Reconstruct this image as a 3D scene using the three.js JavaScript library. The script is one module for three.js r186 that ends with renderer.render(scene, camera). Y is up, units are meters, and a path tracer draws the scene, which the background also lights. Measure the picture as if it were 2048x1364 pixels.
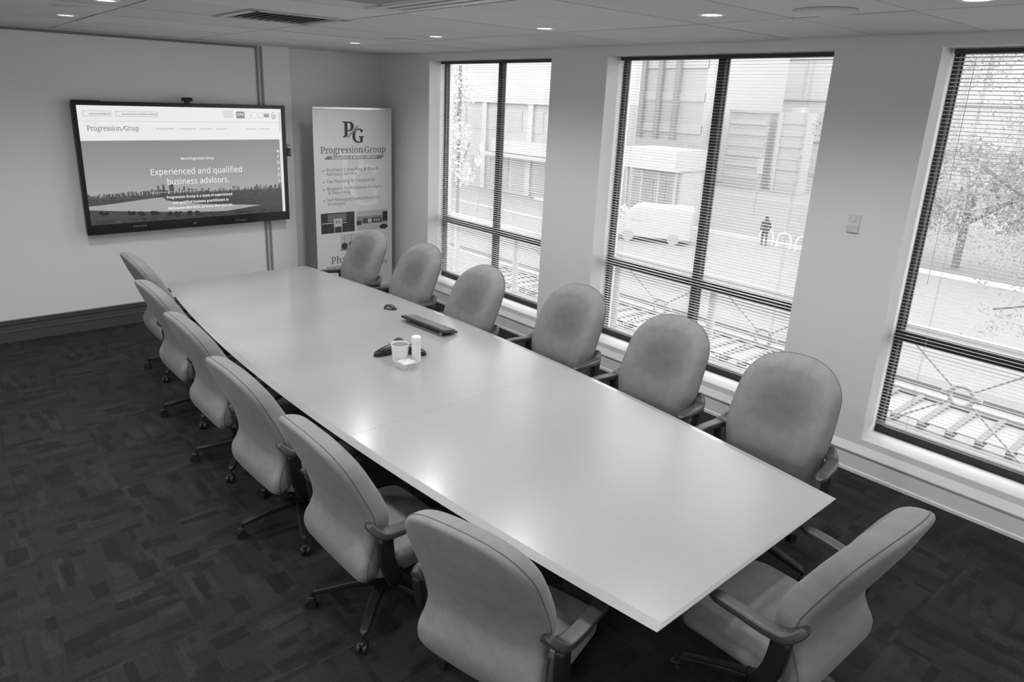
import * as THREE from 'three';
import { mergeGeometries, mergeVertices, toCreasedNormals } from 'three/addons/utils/BufferGeometryUtils.js';
import { RoundedBoxGeometry } from 'three/addons/geometries/RoundedBoxGeometry.js';
import { ImprovedNoise } from 'three/addons/math/ImprovedNoise.js';
import { RectAreaLightUniformsLib } from 'three/addons/lights/RectAreaLightUniformsLib.js';

// ------------------------------------------------------------------ camera, sky, exposure
const scene = new THREE.Scene();
const FOCAL = 1385.8;                                     // pixels, for the 2048 x 1364 frame
const camera = new THREE.PerspectiveCamera(2 * Math.atan(682 / FOCAL) * 180 / Math.PI, 2048 / 1364, 0.05, 400);
camera.setViewOffset(2048, 1364, 44.4, 70.2, 2048, 1364); // the photograph is cropped off centre
camera.position.set(-4.716, 2.3755, 7.7903);
camera.rotation.order = 'YXZ';
camera.rotation.set(-16.6835 * Math.PI / 180, -40.3025 * Math.PI / 180, 2.185 * Math.PI / 180);
const SKY = 3.6, LAMP = 5.7;
scene.background = new THREE.Color().setRGB(SKY, SKY, SKY); // overcast white sky
const renderer = new THREE.WebGLRenderer({ antialias: true });
renderer.toneMapping = THREE.LinearToneMapping;
renderer.toneMappingExposure = 1.0;
renderer.shadowMap.enabled = true;
RectAreaLightUniformsLib.init();

// ------------------------------------------------------------------ helpers
let seed = 7;
const rnd = () => { seed = (seed * 1664525 + 1013904223) >>> 0; return seed / 4294967296; };
const noise = new ImprovedNoise();
const fbm = (x, y, z = 0) => noise.noise(x, y, z) + 0.5 * noise.noise(2 * x, 2 * y, z + 3) + 0.25 * noise.noise(4 * x, 4 * y, z + 7);
const used = {};
function numbered(name) { const n = used[name] = (used[name] ?? -1) + 1; return n ? name + '_' + String(n).padStart(3, '0') : name; }
const grey = (v) => new THREE.Color().setRGB(v, v, v);
const std = (v, rough = 0.6, more = {}) => new THREE.MeshStandardMaterial({ color: grey(v), roughness: rough, ...more });
const phys = (v, rough, more) => new THREE.MeshPhysicalMaterial({ color: grey(v), roughness: rough, ...more });
function canvasMap(w, h, draw, srgb = true) {
  const c = document.createElement('canvas'); c.width = w; c.height = h; draw(c.getContext('2d'), w, h);
  const t = new THREE.CanvasTexture(c); if (srgb) t.colorSpace = THREE.SRGBColorSpace; t.anisotropy = 8; return t;
}
function dataMap(n, fn, srgb = false) {                   // square grey texture, fn(u, v) -> 0..1
  const d = new Uint8Array(n * n * 4);
  for (let j = 0; j < n; j++) for (let i = 0; i < n; i++) { const v = Math.max(0, Math.min(255, 255 * fn(i / n, j / n, i, j))); const k = 4 * (j * n + i); d[k] = d[k + 1] = d[k + 2] = v; d[k + 3] = 255; }
  const t = new THREE.DataTexture(d, n, n); t.wrapS = t.wrapT = THREE.RepeatWrapping; t.magFilter = THREE.LinearFilter; t.minFilter = THREE.LinearMipmapLinearFilter; t.generateMipmaps = true;
  if (srgb) t.colorSpace = THREE.SRGBColorSpace; t.needsUpdate = true; return t;
}
const rep = (t, x, y = x) => { const c = t.clone(); c.repeat.set(x, y); c.needsUpdate = true; return c; };
const bx = (w, h, d, x = 0, y = 0, z = 0) => new THREE.BoxGeometry(w, h, d).translate(x, y, z);
const b2 = (x0, x1, y0, y1, z0, z1) => bx(x1 - x0, y1 - y0, z1 - z0, (x0 + x1) / 2, (y0 + y1) / 2, (z0 + z1) / 2);
const rb = (w, h, d, r, x = 0, y = 0, z = 0, s = 2) => new RoundedBoxGeometry(w, h, d, s, r).translate(x, y, z);
const cyl = (r0, r1, h, x = 0, y = 0, z = 0, n = 20) => new THREE.CylinderGeometry(r0, r1, h, n).translate(x, y, z);
const lathe = (pts, n = 32) => new THREE.LatheGeometry(pts.map(([r, y]) => new THREE.Vector2(r, y)), n);
function tube(pts, r, n = 24, k = 8, closed = false) { return new THREE.TubeGeometry(new THREE.CatmullRomCurve3(pts.map((p) => new THREE.Vector3(...p)), closed), n, r, k, closed); }
function bar(a, b, r, k = 8) {
  const A = new THREE.Vector3(...a), B = new THREE.Vector3(...b), L = A.distanceTo(B);
  const g = new THREE.CylinderGeometry(r, r, L, k); g.applyQuaternion(new THREE.Quaternion().setFromUnitVectors(new THREE.Vector3(0, 1, 0), B.clone().sub(A).normalize()));
  return g.translate((A.x + B.x) / 2, (A.y + B.y) / 2, (A.z + B.z) / 2);
}
function merge(list) { return list.length === 1 ? list[0] : mergeGeometries(list.map((g) => { const h = g.index ? g.toNonIndexed() : g; for (const k of Object.keys(h.attributes)) if (!['position', 'normal', 'uv'].includes(k)) h.deleteAttribute(k); return h; })); }
function boxUV(g, s = 1) {                                // uv in metres from the dominant axis
  const h = g.index ? g.toNonIndexed() : g, p = h.attributes.position, n = h.attributes.normal, uv = new Float32Array(p.count * 2);
  for (let i = 0; i < p.count; i++) {
    const ax = Math.abs(n.getX(i)), ay = Math.abs(n.getY(i)), az = Math.abs(n.getZ(i));
    const [u, v] = ay >= ax && ay >= az ? [p.getX(i), p.getZ(i)] : ax >= az ? [p.getZ(i), p.getY(i)] : [p.getX(i), p.getY(i)];
    uv[2 * i] = u * s; uv[2 * i + 1] = v * s;
  }
  h.setAttribute('uv', new THREE.BufferAttribute(uv, 2)); return h;
}
function part(name, geo, m, parent) { const o = new THREE.Mesh(Array.isArray(geo) ? merge(geo) : geo, m); o.name = name; o.castShadow = o.receiveShadow = true; parent.add(o); return o; }
function tag(o, label, category, group) { o.userData.label = label; o.userData.category = category; if (group) o.userData.group = group; return o; }
function thing(name, label, category, [x, y, z] = [0, 0, 0], turn = 0, group) {
  const o = new THREE.Group(); o.name = numbered(name); o.position.set(x, y, z); o.rotation.y = turn; scene.add(o); return tag(o, label, category, group);
}
function copy(root, label, [x, y, z], turn) { const r = root.clone(); r.name = numbered(root.name.replace(/_\d+$/, '')); r.userData = { ...root.userData, label }; r.position.set(x, y, z); r.rotation.set(0, turn, 0); scene.add(r); return r; }
function struct(name, geo, m) { const o = geo ? new THREE.Mesh(Array.isArray(geo) ? merge(geo) : geo, m) : new THREE.Group(); o.name = name; if (geo) o.castShadow = o.receiveShadow = true; o.userData.kind = 'structure'; scene.add(o); return o; }

// ------------------------------------------------------------------ materials
const grainMap = dataMap(256, (u, v) => 0.5 + 0.5 * (rnd() - 0.5));
const mottle = dataMap(256, (u, v) => { const a = u * 2 * Math.PI, b = v * 2 * Math.PI; return 0.93 + 0.07 * fbm(1.5 * Math.cos(a) + 5, 1.5 * Math.sin(a) + 1.5 * Math.cos(b), 1.5 * Math.sin(b)); }, false);
const fabricBump = dataMap(256, (u, v, i, j) => 0.5 + 0.25 * ((i + j) % 4 < 2 ? 1 : -1) * (i % 2 ? 1 : 0.6) + 0.35 * (rnd() - 0.5));
const wallM = std(0.80, 0.85, { bumpMap: rep(grainMap, 3), bumpScale: 0.0006 });
const trimM = std(0.78, 0.5);
const skirtM = std(0.075, 0.45);
const darkFrameM = std(0.022, 0.45);
const blackM = std(0.012, 0.45);
const baseM = std(0.014, 0.5);
const plasticM = phys(0.045, 0.38, { clearcoat: 0.2, clearcoatRoughness: 0.4 });
const alu = std(0.55, 0.35, { metalness: 0.85 });
const whiteM = std(0.78, 0.45);
const fabricTone = dataMap(512, (u, v) => 0.86 + 0.10 * fbm(u * 9, v * 9, 2) + 0.14 * (rnd() - 0.5));
const fabricM = phys(0.27, 0.95, { map: rep(fabricTone, 2), bumpMap: rep(fabricBump, 5), bumpScale: 0.0008, sheen: 0.35, sheenRoughness: 0.5, sheenColor: grey(0.6) });
const seamM = std(0.12, 0.9);
const ovalFabricM = fabricM.clone(); ovalFabricM.vertexColors = true;               // vertex colours darken an oval on the cushion front
const glassM = phys(1, 0.02, { transmission: 1, thickness: 0, ior: 1.45 });
const slatM = std(0.55, 0.4), beadM = std(0.3, 0.45);

// ------------------------------------------------------------------ room shell
const H = 2.8254, XL = -6.4, ZN = 9.5, ZT = 0.1777, XJ = -1.277;
{
  const floor = struct('floor');
  part('slab', b2(XL - 0.3, 0.35, -0.25, -0.008, -0.3, ZN + 0.3), std(0.02, 0.95), floor);
  // carpet tiles, quarter-turned; each tile its own piece
  const maps = [];
  for (let k = 0; k < 7; k++) maps.push(canvasMap(256, 256, (c) => {
    c.fillStyle = '#363636'; c.fillRect(0, 0, 256, 256);
    for (let i = 0; i < 44; i++) {
      const w = 34 + rnd() * 120, h = 14 + rnd() * 34, v = [14, 24, 40, 56, 66, 76, 84][Math.floor(rnd() * 7)];
      c.fillStyle = `rgba(${v},${v},${v},${0.35 + rnd() * 0.4})`; c.fillRect(rnd() * 300 - 50, rnd() * 290 - 25, w, h);
    }
    for (let i = 0; i < 6; i++) { const v = 4 + rnd() * 12; c.fillStyle = `rgba(${v},${v},${v},0.75)`; c.fillRect(rnd() * 230, rnd() * 240, 30 + rnd() * 70, 14 + rnd() * 30); }
    for (let i = 0; i < 26000; i++) { c.fillStyle = rnd() < 0.5 ? 'rgba(0,0,0,0.20)' : 'rgba(150,150,150,0.15)'; c.fillRect(rnd() * 256, rnd() * 256, 1 + rnd() * 2, 1); }
  }));
  const carpet = maps.map((m) => new THREE.MeshStandardMaterial({ map: m, color: grey(0.28), roughness: 0.97, bumpMap: rep(grainMap, 1.3), bumpScale: 0.002 }));
  const S = 0.5, tileA = bx(S - 0.0005, 0.008, S - 0.0005), tileB = tileA.clone();
  for (const g of [tileB]) { const uv = g.attributes.uv; for (let i = 0; i < uv.count; i++) uv.setXY(i, uv.getY(i), 1 - uv.getX(i)); }
  for (let i = 0; i < 13; i++) for (let j = 0; j < 19; j++) {
    const x = -0.25 - i * S, z = 0.25 + j * S; if (x - 0.24 < XL - 0.2) continue;
    const o = part('carpet_tile', (i + j) % 2 ? tileA : tileB, carpet[Math.floor(rnd() * 7)], floor); o.position.set(x, -0.004, z); if (rnd() < 0.5) o.rotation.y = Math.PI;
  }
}
const WIN = [[1.026, 2.971], [3.6475, 5.555], [6.177, 8.11]], SILL = 0.247, HEAD = 2.756, WT = 0.34;
{
  const g = [b2(0, WT, -0.25, SILL, -0.3, ZN + 0.3), b2(0, WT, HEAD, H + 0.25, -0.3, ZN + 0.3)];
  let z = -0.3; for (const [a, b] of [...WIN, [ZN + 0.3, 0]]) { g.push(b2(0, WT, SILL, HEAD, z, a)); z = b; }
  struct('wall_right', boxUV(merge(g)), wallM);
  struct('wall_back', boxUV(merge([b2(XL - 0.3, 0, -0.02, H + 0.25, -0.3, 0), b2(XL - 0.3, XJ, -0.02, H + 0.25, 0, ZT)])), wallM);
  struct('wall_left', boxUV(b2(XL - 0.3, XL, -0.25, H + 0.25, 0, ZN + 0.3)), wallM);
  struct('wall_near', boxUV(b2(XL, 0, -0.25, H + 0.25, ZN, ZN + 0.3)), wallM);
  // the skirting duct under the windows: face, sloped top, pale floor lip
  const pr = new THREE.Shape([[0, 0], [-0.022, 0], [-0.022, 0.022], [-0.016, 0.026], [-0.016, 0.143], [-0.026, 0.146], [-0.026, 0.153], [0, 0.205]].map((p) => new THREE.Vector2(...p)));
  const sk = new THREE.ExtrudeGeometry(pr, { depth: ZN, bevelEnabled: false });
  struct('baseboard_right', sk, trimM);
  // dark skirting of the screen wall: two tiers with a rail
  const pb = new THREE.Shape([[0, 0], [0.03, 0], [0.03, 0.095], [0.034, 0.1], [0.034, 0.106], [0.012, 0.112], [0.012, 0.168], [0.022, 0.17], [0.022, 0.184], [0.016, 0.186], [0.016, 0.194], [0.02, 0.196], [0.02, 0.206], [0, 0.21]].map((p) => new THREE.Vector2(...p)));
  const kb = new THREE.ExtrudeGeometry(pb, { depth: XJ - XL, bevelEnabled: false }).rotateY(-Math.PI / 2).translate(XJ, 0, ZT);
  struct('baseboard_back', kb, skirtM);
  // shadow-line trim under the ceiling and the double channel beside the screen
  struct('trim_1', [b2(XL, -1.645, H - 0.034, H - 0.010, ZT, ZT + 0.012)], std(0.2, 0.6));
  const ch = struct('trim_2');
  part('channel_edge', b2(-1.655, -1.64, 0.2, H - 0.012, ZT, ZT + 0.014), std(0.2, 0.5), ch);
  part('channel_web', b2(-1.64, -1.606, 0.2, H - 0.012, ZT, ZT + 0.006), std(0.5, 0.45), ch);
  part('channel_edge', b2(-1.606, -1.586, 0.2, H - 0.012, ZT, ZT + 0.016), std(0.26, 0.5), ch);
}
// ------------------------------------------------------------------ ceiling: slab, tiles, tee bars
const XG = [0, -1.06, -2.35, -3.53, -4.73, -5.92, XL], ZG = [0, 0.73, 1.45, 2.15, 2.83, 3.48, 4.1, 4.69, 5.26, 5.82, 6.39, 6.97, 7.57, 8.17, 8.77, ZN];
{
  const c = struct('ceiling');
  part('slab', b2(XL - 0.3, WT, H + 0.03, H + 0.25, -0.3, ZN + 0.3), std(0.3, 0.9), c);
  const speck = canvasMap(512, 512, (x) => { x.fillStyle = '#d6d6d6'; x.fillRect(0, 0, 512, 512); for (let i = 0; i < 2600; i++) { const v = 150 + rnd() * 60; x.fillStyle = `rgba(${v},${v},${v},.7)`; x.fillRect(rnd() * 512, rnd() * 512, 1 + rnd() * 3, 1 + rnd() * 2); } for (let i = 0; i < 90; i++) { x.fillStyle = 'rgba(90,90,90,.45)'; x.beginPath(); x.arc(rnd() * 512, rnd() * 512, 1 + rnd() * 1.6, 0, 7); x.fill(); } });
  const tm = [0.96, 1.0, 0.92].map((v) => new THREE.MeshStandardMaterial({ map: rep(speck, 1), color: grey(v), roughness: 0.92 }));
  for (let i = 0; i + 1 < XG.length; i++) for (let j = 0; j + 1 < ZG.length; j++) {
    const sag = rnd() * 0.003, x1 = i === 2 && j === 4 ? -3.0 : XG[i];      // the air grille takes the rest of its cell
    part('ceiling_tile', boxUV(b2(XG[i + 1] + 0.008, x1 - 0.008, H + sag, H + 0.02, ZG[j] + 0.008, ZG[j + 1] - 0.008)), tm[Math.floor(rnd() * 3)], c);
  }
  const tee = std(0.5, 0.5), teeDark = std(0.05, 0.7);  // window light on the nearer cross bars is put into the paler colour
  for (let i = 1; i < XG.length - 1; i++) { part('tee_bar', b2(XG[i] - 0.012, XG[i] + 0.012, H + 0.004, H + 0.012, 0, ZN), teeDark, c); }
  for (let j = 1; j < ZG.length - 1; j++) part('tee_bar', b2(XL, 0, H + 0.004, H + 0.0125, ZG[j] - 0.012, ZG[j] + 0.012), j > 4 ? tee : teeDark, c);
  // air grille
  const gr = thing('air_grille', 'louvred return air grille set in a ceiling tile above the table', 'vent', [-2.68, H, 3.2]);
  const w = 0.64, d = 0.62;
  part('frame', [b2(-w / 2 - 0.01, w / 2 + 0.01, -0.008, 0.02, -d / 2 - 0.01, -d / 2 + 0.04), b2(-w / 2 - 0.01, w / 2 + 0.01, -0.008, 0.02, d / 2 - 0.04, d / 2 + 0.01), b2(-w / 2, -w / 2 + 0.05, -0.008, 0.02, -d / 2, d / 2), b2(w / 2 - 0.05, w / 2, -0.008, 0.02, -d / 2, d / 2)], std(0.5, 0.5), gr);
  part('backing', b2(-w / 2, w / 2, 0.02, 0.028, -d / 2, d / 2), std(0.02, 0.9), gr);
  const fin = bx(0.042, 0.002, d - 0.08).rotateZ(0.5);
  for (let k = 0; k < 10; k++) { const f = part('louvre', fin, std(0.34, 0.5), gr); f.position.set(-0.25 + k * 0.055, 0.006, 0); }
  // track of the folding wall and the unlit recessed light beside it
  const tr = thing('ceiling_track', 'pale double-grooved ceiling track running out of frame above the table', 'track', [-2.55, H, 6.9]);
  part('rail', [b2(-0.1, -0.06, -0.012, 0.004, -2.55, 2.5), b2(-0.02, 0.02, -0.012, 0.004, -2.55, 2.5), b2(0.055, 0.1, -0.012, 0.004, -2.55, 2.5), b2(-0.1, 0.1, -0.012, 0.004, -2.7, -2.55)], std(0.62, 0.4), tr);
  part('groove', b2(-0.06, 0.055, -0.003, 0.003, -2.55, 2.5), std(0.06, 0.7), tr);
  const tf = thing('ceiling_panel', 'unlit dark grey recessed light panel at the top edge of the photo', 'light panel', [-3.2, H, 4.72]);
  part('frame', [b2(-0.55, 0.55, -0.006, 0.004, -0.35, -0.32), b2(-0.55, 0.55, -0.006, 0.004, 0.32, 0.35), b2(-0.55, -0.52, -0.006, 0.004, -0.35, 0.35), b2(0.52, 0.55, -0.006, 0.004, -0.35, 0.35)], std(0.55, 0.5), tf);
  part('diffuser', b2(-0.52, 0.52, -0.004, 0.002, -0.32, 0.32), std(0.25, 0.4), tf);
}
// ------------------------------------------------------------------ downlights
{
  const places = [[-1.3, 1.68, 'over the chair nearest the banner'], [-1.36, 3.06, 'above the first window pier'], [-1.38, 4.3, 'by the second window'], [-1.44, 5.58, 'above the middle window right sash'], [-1.33, 6.72, 'at the top right corner of the photo'],
    [-3.68, 1.88, 'at the upper left, above the wall screen'], [-3.7, 3.17, 'half cut by the top edge at upper left'], [-1.35, 8.1], [-3.7, 4.95], [-3.7, 6.3], [-3.7, 8.2], [-5.5, 2.6], [-5.5, 4.4], [-5.5, 6.2], [-5.5, 8]];  // leftmost row is added and unseen, to fill the left chair backs
  const ring = lathe([[0.048, 0.004], [0.05, -0.006], [0.062, -0.009], [0.072, -0.004], [0.074, 0.004]], 32), lens = new THREE.CylinderGeometry(0.049, 0.049, 0.006, 28).translate(0, -0.002, 0);
  const glow = new THREE.MeshStandardMaterial({ color: grey(0.8), emissive: grey(1), emissiveIntensity: 3.2 });
  for (const [x, z, where] of places) {
    const t = thing('downlight', 'lit round recessed downlight ' + (where ?? 'out of frame, the leftmost row added as fill light'), 'downlight', [x, H, z], 0, 'recessed ceiling downlights');
    part('trim_ring', ring, trimM, t); part('lens', lens, glow, t);
    const s = new THREE.SpotLight(0xffffff, x < -5 ? LAMP * 1.8 : LAMP, 0, 1.36, 0.9, 2); s.position.set(0, -0.03, 0); s.target.position.set(0, -1, 0); s.castShadow = true; s.shadow.radius = 4; s.name = 'light'; t.add(s); t.add(s.target); s.target.name = 'light_target';  // the added left row runs stronger as fill light
  }
  const sp = [[-1.27, 6.08, 'round white ceiling speaker above the right hand pier'], [-3.72, 2.5, 'round white ceiling speaker at upper left beside the downlight'], [-1.27, 2.42, 'round white ceiling speaker between the two far downlights']];
  const plate = lathe([[0.0001, -0.014], [0.09, -0.014], [0.118, -0.012], [0.135, -0.006], [0.14, 0.004]], 40);
  for (const [x, z, l] of sp) { const t = thing('ceiling_speaker', l, 'speaker', [x, H, z], 0); part('grille_plate', plate, std(0.62, 0.6), t); part('rim', new THREE.TorusGeometry(0.14, 0.003, 8, 48).rotateX(Math.PI / 2), std(0.5, 0.6), t); }
}
// ------------------------------------------------------------------ windows and blinds
const PITCH = 0.0232;
WIN.forEach(([a, b], i) => {
  const w = struct('window_' + (i + 1)), x0 = 0.2186, x1 = 0.262, m = (a + b) / 2, yb = SILL, yt = HEAD;
  part('sill', b2(0.001, x0, SILL - 0.012, SILL + 0.003, a, b), trimM, w);
  part('frame_head', b2(x0, x1, yt - 0.03, yt, a, b), darkFrameM, w);
  part('frame_sill', b2(x0, x1, yb, yb + 0.055, a, b), darkFrameM, w);
  for (const [z0, s] of [[a, 1], [b, -1]]) {
    part('jamb', b2(x0, x1, yb + 0.055, yt - 0.03, Math.min(z0, z0 + s * 0.022), Math.max(z0, z0 + s * 0.022)), darkFrameM, w);
    part('glazing_bead', b2(x0 + 0.012, x1 - 0.004, yb + 0.055, yt - 0.03, Math.min(z0 + s * 0.022, z0 + s * 0.036), Math.max(z0 + s * 0.022, z0 + s * 0.036)), beadM, w);
    part('sash_stile', b2(x0 + 0.02, x1 - 0.004, yb + 0.055, yt - 0.03, Math.min(z0 + s * 0.036, z0 + s * 0.046), Math.max(z0 + s * 0.036, z0 + s * 0.046)), darkFrameM, w);
  }
  part('transom', rb(x1 - x0 + 0.01, 0.062, b - a - 0.05, 0.004, (x0 + x1) / 2 - 0.005, 0.962, m), darkFrameM, w);
  part('transom_lit_top', b2(x0 + 0.005, x0 + 0.04, 0.993, 1.003, a + 0.03, b - 0.03), std(0.3, 0.4), w);  // paler strip paints the lit top face of the transom
  part('mullion', b2(x0, x1, yb + 0.055, yt - 0.03, m - 0.028, m + 0.018), darkFrameM, w);
  part('mullion_lit_side', b2(x0 + 0.02, x1 - 0.004, yb + 0.055, yt - 0.03, m + 0.018, m + 0.042), beadM, w);  // daylight on the mullion side painted as a paler grey strip
  part('sash_stile', b2(x0 + 0.022, x1 - 0.004, yb + 0.055, yt - 0.03, m + 0.042, m + 0.054), darkFrameM, w);
  for (const [z0, z1] of [[a + 0.03, m - 0.028], [m + 0.018, b - 0.03]]) for (const [y0, y1] of [[yb + 0.055, 0.931], [0.993, yt - 0.03]]) { const p = part('pane', new THREE.PlaneGeometry(z1 - z0, y1 - y0).rotateY(-Math.PI / 2), glassM, w); p.position.set(0.25, (y0 + y1) / 2, (z0 + z1) / 2); }
  const where = ['far window beside the banner', 'middle window', 'near window at the right edge'][i];
  const bl = thing('venetian_blind', 'open venetian blind of thin pale slats across the ' + where, 'blind', [0.165, 0, m]);
  const W = b - a - 0.03, n = Math.floor((yt - 0.05 - 0.325) / PITCH);
  part('headrail', rb(0.036, 0.028, W, 0.004, 0, yt - 0.018, 0), std(0.03, 0.4), bl);
  const sl = new THREE.ExtrudeGeometry((() => { const s = new THREE.Shape(); const t = 0.0005, r = 0.0125; s.moveTo(-r, -0.0012); s.quadraticCurveTo(0, 0.0022, r, -0.0012); s.lineTo(r, -0.0012 - t); s.quadraticCurveTo(0, 0.0022 - t, -r, -0.0012 - t); return s; })(), { depth: W, bevelEnabled: false, curveSegments: 4 }).translate(0, 0, -W / 2);
  sl.rotateZ([0.06, 0.06, -0.16][i]);
  for (let k = 0; k < n; k++) { const o = part('slat', sl, slatM, bl); o.position.y = yt - 0.05 - k * PITCH + (rnd() - 0.5) * 0.0012; o.rotation.x = (rnd() - 0.5) * 0.0012; o.rotation.z = (rnd() - 0.5) * 0.05; }
  part('bottom_rail', rb(0.026, 0.014, W, 0.003, 0, yt - 0.05 - n * PITCH, 0), std(0.3, 0.4), bl);
  const yl = yt - 0.05 - n * PITCH;
  for (const f of [-0.4, 0, 0.4]) for (const s of [-1, 1]) part('ladder_cord', bar([s * 0.0128, yl, f * W], [s * 0.0128, yt - 0.05, f * W], 0.0007, 5), std(0.5, 0.8), bl);
  part('tilt_wand', bar([-0.022, 1.35, -W / 2 + 0.13], [-0.02, yt - 0.05, -W / 2 + 0.12], 0.0018, 6), std(0.7, 0.3), bl);
});
// ------------------------------------------------------------------ boardroom table
const TY = 0.72, TC = -2.42, hwAt = (z) => { const t = (z - 4.12) / 2.61; return 0.848 - 0.19 * t * t; };
{
  const t = thing('boardroom_table', 'long boat-shaped boardroom table with a pale polished top in three sections', 'table', [TC - 0.045, 0, 0], 0.011);
  const woodC = dataMap(512, (u, v) => { const a = u * 2 * Math.PI, b = v * 2 * Math.PI; return 0.82 + 0.012 * Math.cos(a * 3 + 1.3 * Math.sin(b)) + 0.02 * (rnd() - 0.5); }, true);
  woodC.wrapS = woodC.wrapT = THREE.RepeatWrapping;
  const top = new THREE.MeshPhysicalMaterial({ map: woodC, color: grey(0.535), roughness: 0.34, clearcoat: 0.8, clearcoatRoughness: 0.19, bumpMap: rep(grainMap, 2), bumpScale: 0.00012 });
  const I = 0.044, D = 0.007, J = 0.012;
  function section(z0, z1, endA, endB) {
    const rows = [], N = 18;
    if (endA) rows.push([z0, true], [z0 + J, false]); else rows.push([z0, false]);
    const s0 = endA ? z0 + J : z0, s1 = endB ? z1 - J : z1;
    for (let k = 1; k < N; k++) rows.push([s0 + (s1 - s0) * k / N, false]);
    if (endB) rows.push([z1 - J, false], [z1, true]); else rows.push([z1, false]);
    const P = [], uv = [], idx = [];
    const quad = (a, b, c, d, flip) => { const o = P.length / 3; for (const q of [a, b, c, d]) { P.push(...q); uv.push(q[2] * 0.5, q[0] * 0.5); } if (flip) idx.push(o, o + 1, o + 3, o + 1, o + 2, o + 3); else idx.push(o, o + 1, o + 2, o, o + 2, o + 3); };
    const pts = rows.map(([z, low]) => { const w = hwAt(z), y = low ? TY - D : TY; return [[-w, TY - D, z], [-w + I, y, z], [w - I, y, z], [w, TY - D, z]]; });
    for (let r = 0; r + 1 < pts.length; r++) for (let c = 0; c < 3; c++) {
      const a = pts[r][c], b = pts[r + 1][c], d = pts[r + 1][c + 1], e = pts[r][c + 1];
      const corner = (rows[r][1] && c === 0) || (rows[r + 1][1] && c === 2);
      quad(a, b, d, e, !(corner) && ((rows[r][1] && c === 2) || (rows[r + 1][1] && c === 0)));
    }
    const yb = TY - D - 0.022, dn = (p) => [p[0] - Math.sign(p[0]) * 0.026, yb, (endA && p[2] < z0 + 0.005) ? p[2] + 0.026 : (endB && p[2] > z1 - 0.005) ? p[2] - 0.026 : p[2]];
    for (let r = 0; r + 1 < pts.length; r++) { quad(dn(pts[r][0]), dn(pts[r + 1][0]), pts[r + 1][0], pts[r][0]); quad(pts[r][3], pts[r + 1][3], dn(pts[r + 1][3]), dn(pts[r][3])); quad(dn(pts[r][3]), dn(pts[r + 1][3]), dn(pts[r + 1][0]), dn(pts[r][0])); }
    for (const [r, f] of [[0, 1], [pts.length - 1, -1]]) for (let c = 0; c < 3; c++) { const a = pts[r][c], b = pts[r][c + 1]; f > 0 ? quad(a, b, dn(b), dn(a)) : quad(b, a, dn(a), dn(b)); }
    const g = new THREE.BufferGeometry(); g.setAttribute('position', new THREE.Float32BufferAttribute(P, 3)); g.setAttribute('uv', new THREE.Float32BufferAttribute(uv, 2)); g.setIndex(idx);
    const h = g.toNonIndexed(); h.computeVertexNormals(); return h;
  }
  part('tabletop_section', section(1.51, 3.2192, true, false), top, t);
  part('tabletop_section', section(3.22, 4.9375, false, false), top, t);
  part('tabletop_section', section(4.9385, 6.73, false, true), top, t);
  for (const z of [2.2, 3.6, 4.65, 6.0]) { part('pedestal', [rb(0.5, 0.64, 0.09, 0.008, 0, 0.36, z), rb(0.78, 0.05, 0.12, 0.01, 0, 0.026, z)], std(0.03, 0.6), t); }
  part('underframe', [b2(-0.03, 0.03, 0.58, 0.68, 2.2, 6.0), b2(-0.35, -0.31, 0.62, 0.68, 1.9, 6.3), b2(0.31, 0.35, 0.62, 0.68, 1.9, 6.3)], std(0.03, 0.6), t);
}
// ------------------------------------------------------------------ chairs
const lerpTab = (T) => (y) => { if (y <= T[0][0]) return T[0][1]; for (let i = 0; i + 1 < T.length; i++) if (y <= T[i + 1][0]) { const a = T[Math.max(0, i - 1)], b = T[i], c = T[i + 1], d = T[Math.min(T.length - 1, i + 2)], u = (y - b[0]) / (c[0] - b[0]), h = c[0] - b[0], m0 = (c[1] - a[1]) / (c[0] - a[0] || 1) * h, m1 = (d[1] - b[1]) / (d[0] - b[0] || 1) * h, u2 = u * u, u3 = u2 * u; return (2 * u3 - 3 * u2 + 1) * b[1] + (u3 - 2 * u2 + u) * m0 + (-2 * u3 + 3 * u2) * c[1] + (u3 - u2) * m1; } return T[T.length - 1][1]; };
const backZ = lerpTab([[0.30, -0.17], [0.38, -0.215], [0.46, -0.228], [0.52, -0.206], [0.565, -0.194], [0.635, -0.208], [0.72, -0.24], [0.82, -0.285], [0.93, -0.335], [1.02, -0.372], [1.08, -0.395]]);
const backW = lerpTab([[0.30, 0.235], [0.38, 0.26], [0.45, 0.268], [0.52, 0.258], [0.57, 0.257], [0.66, 0.274], [0.78, 0.275], [0.9, 0.268], [1.0, 0.258], [1.08, 0.25]]);
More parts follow.
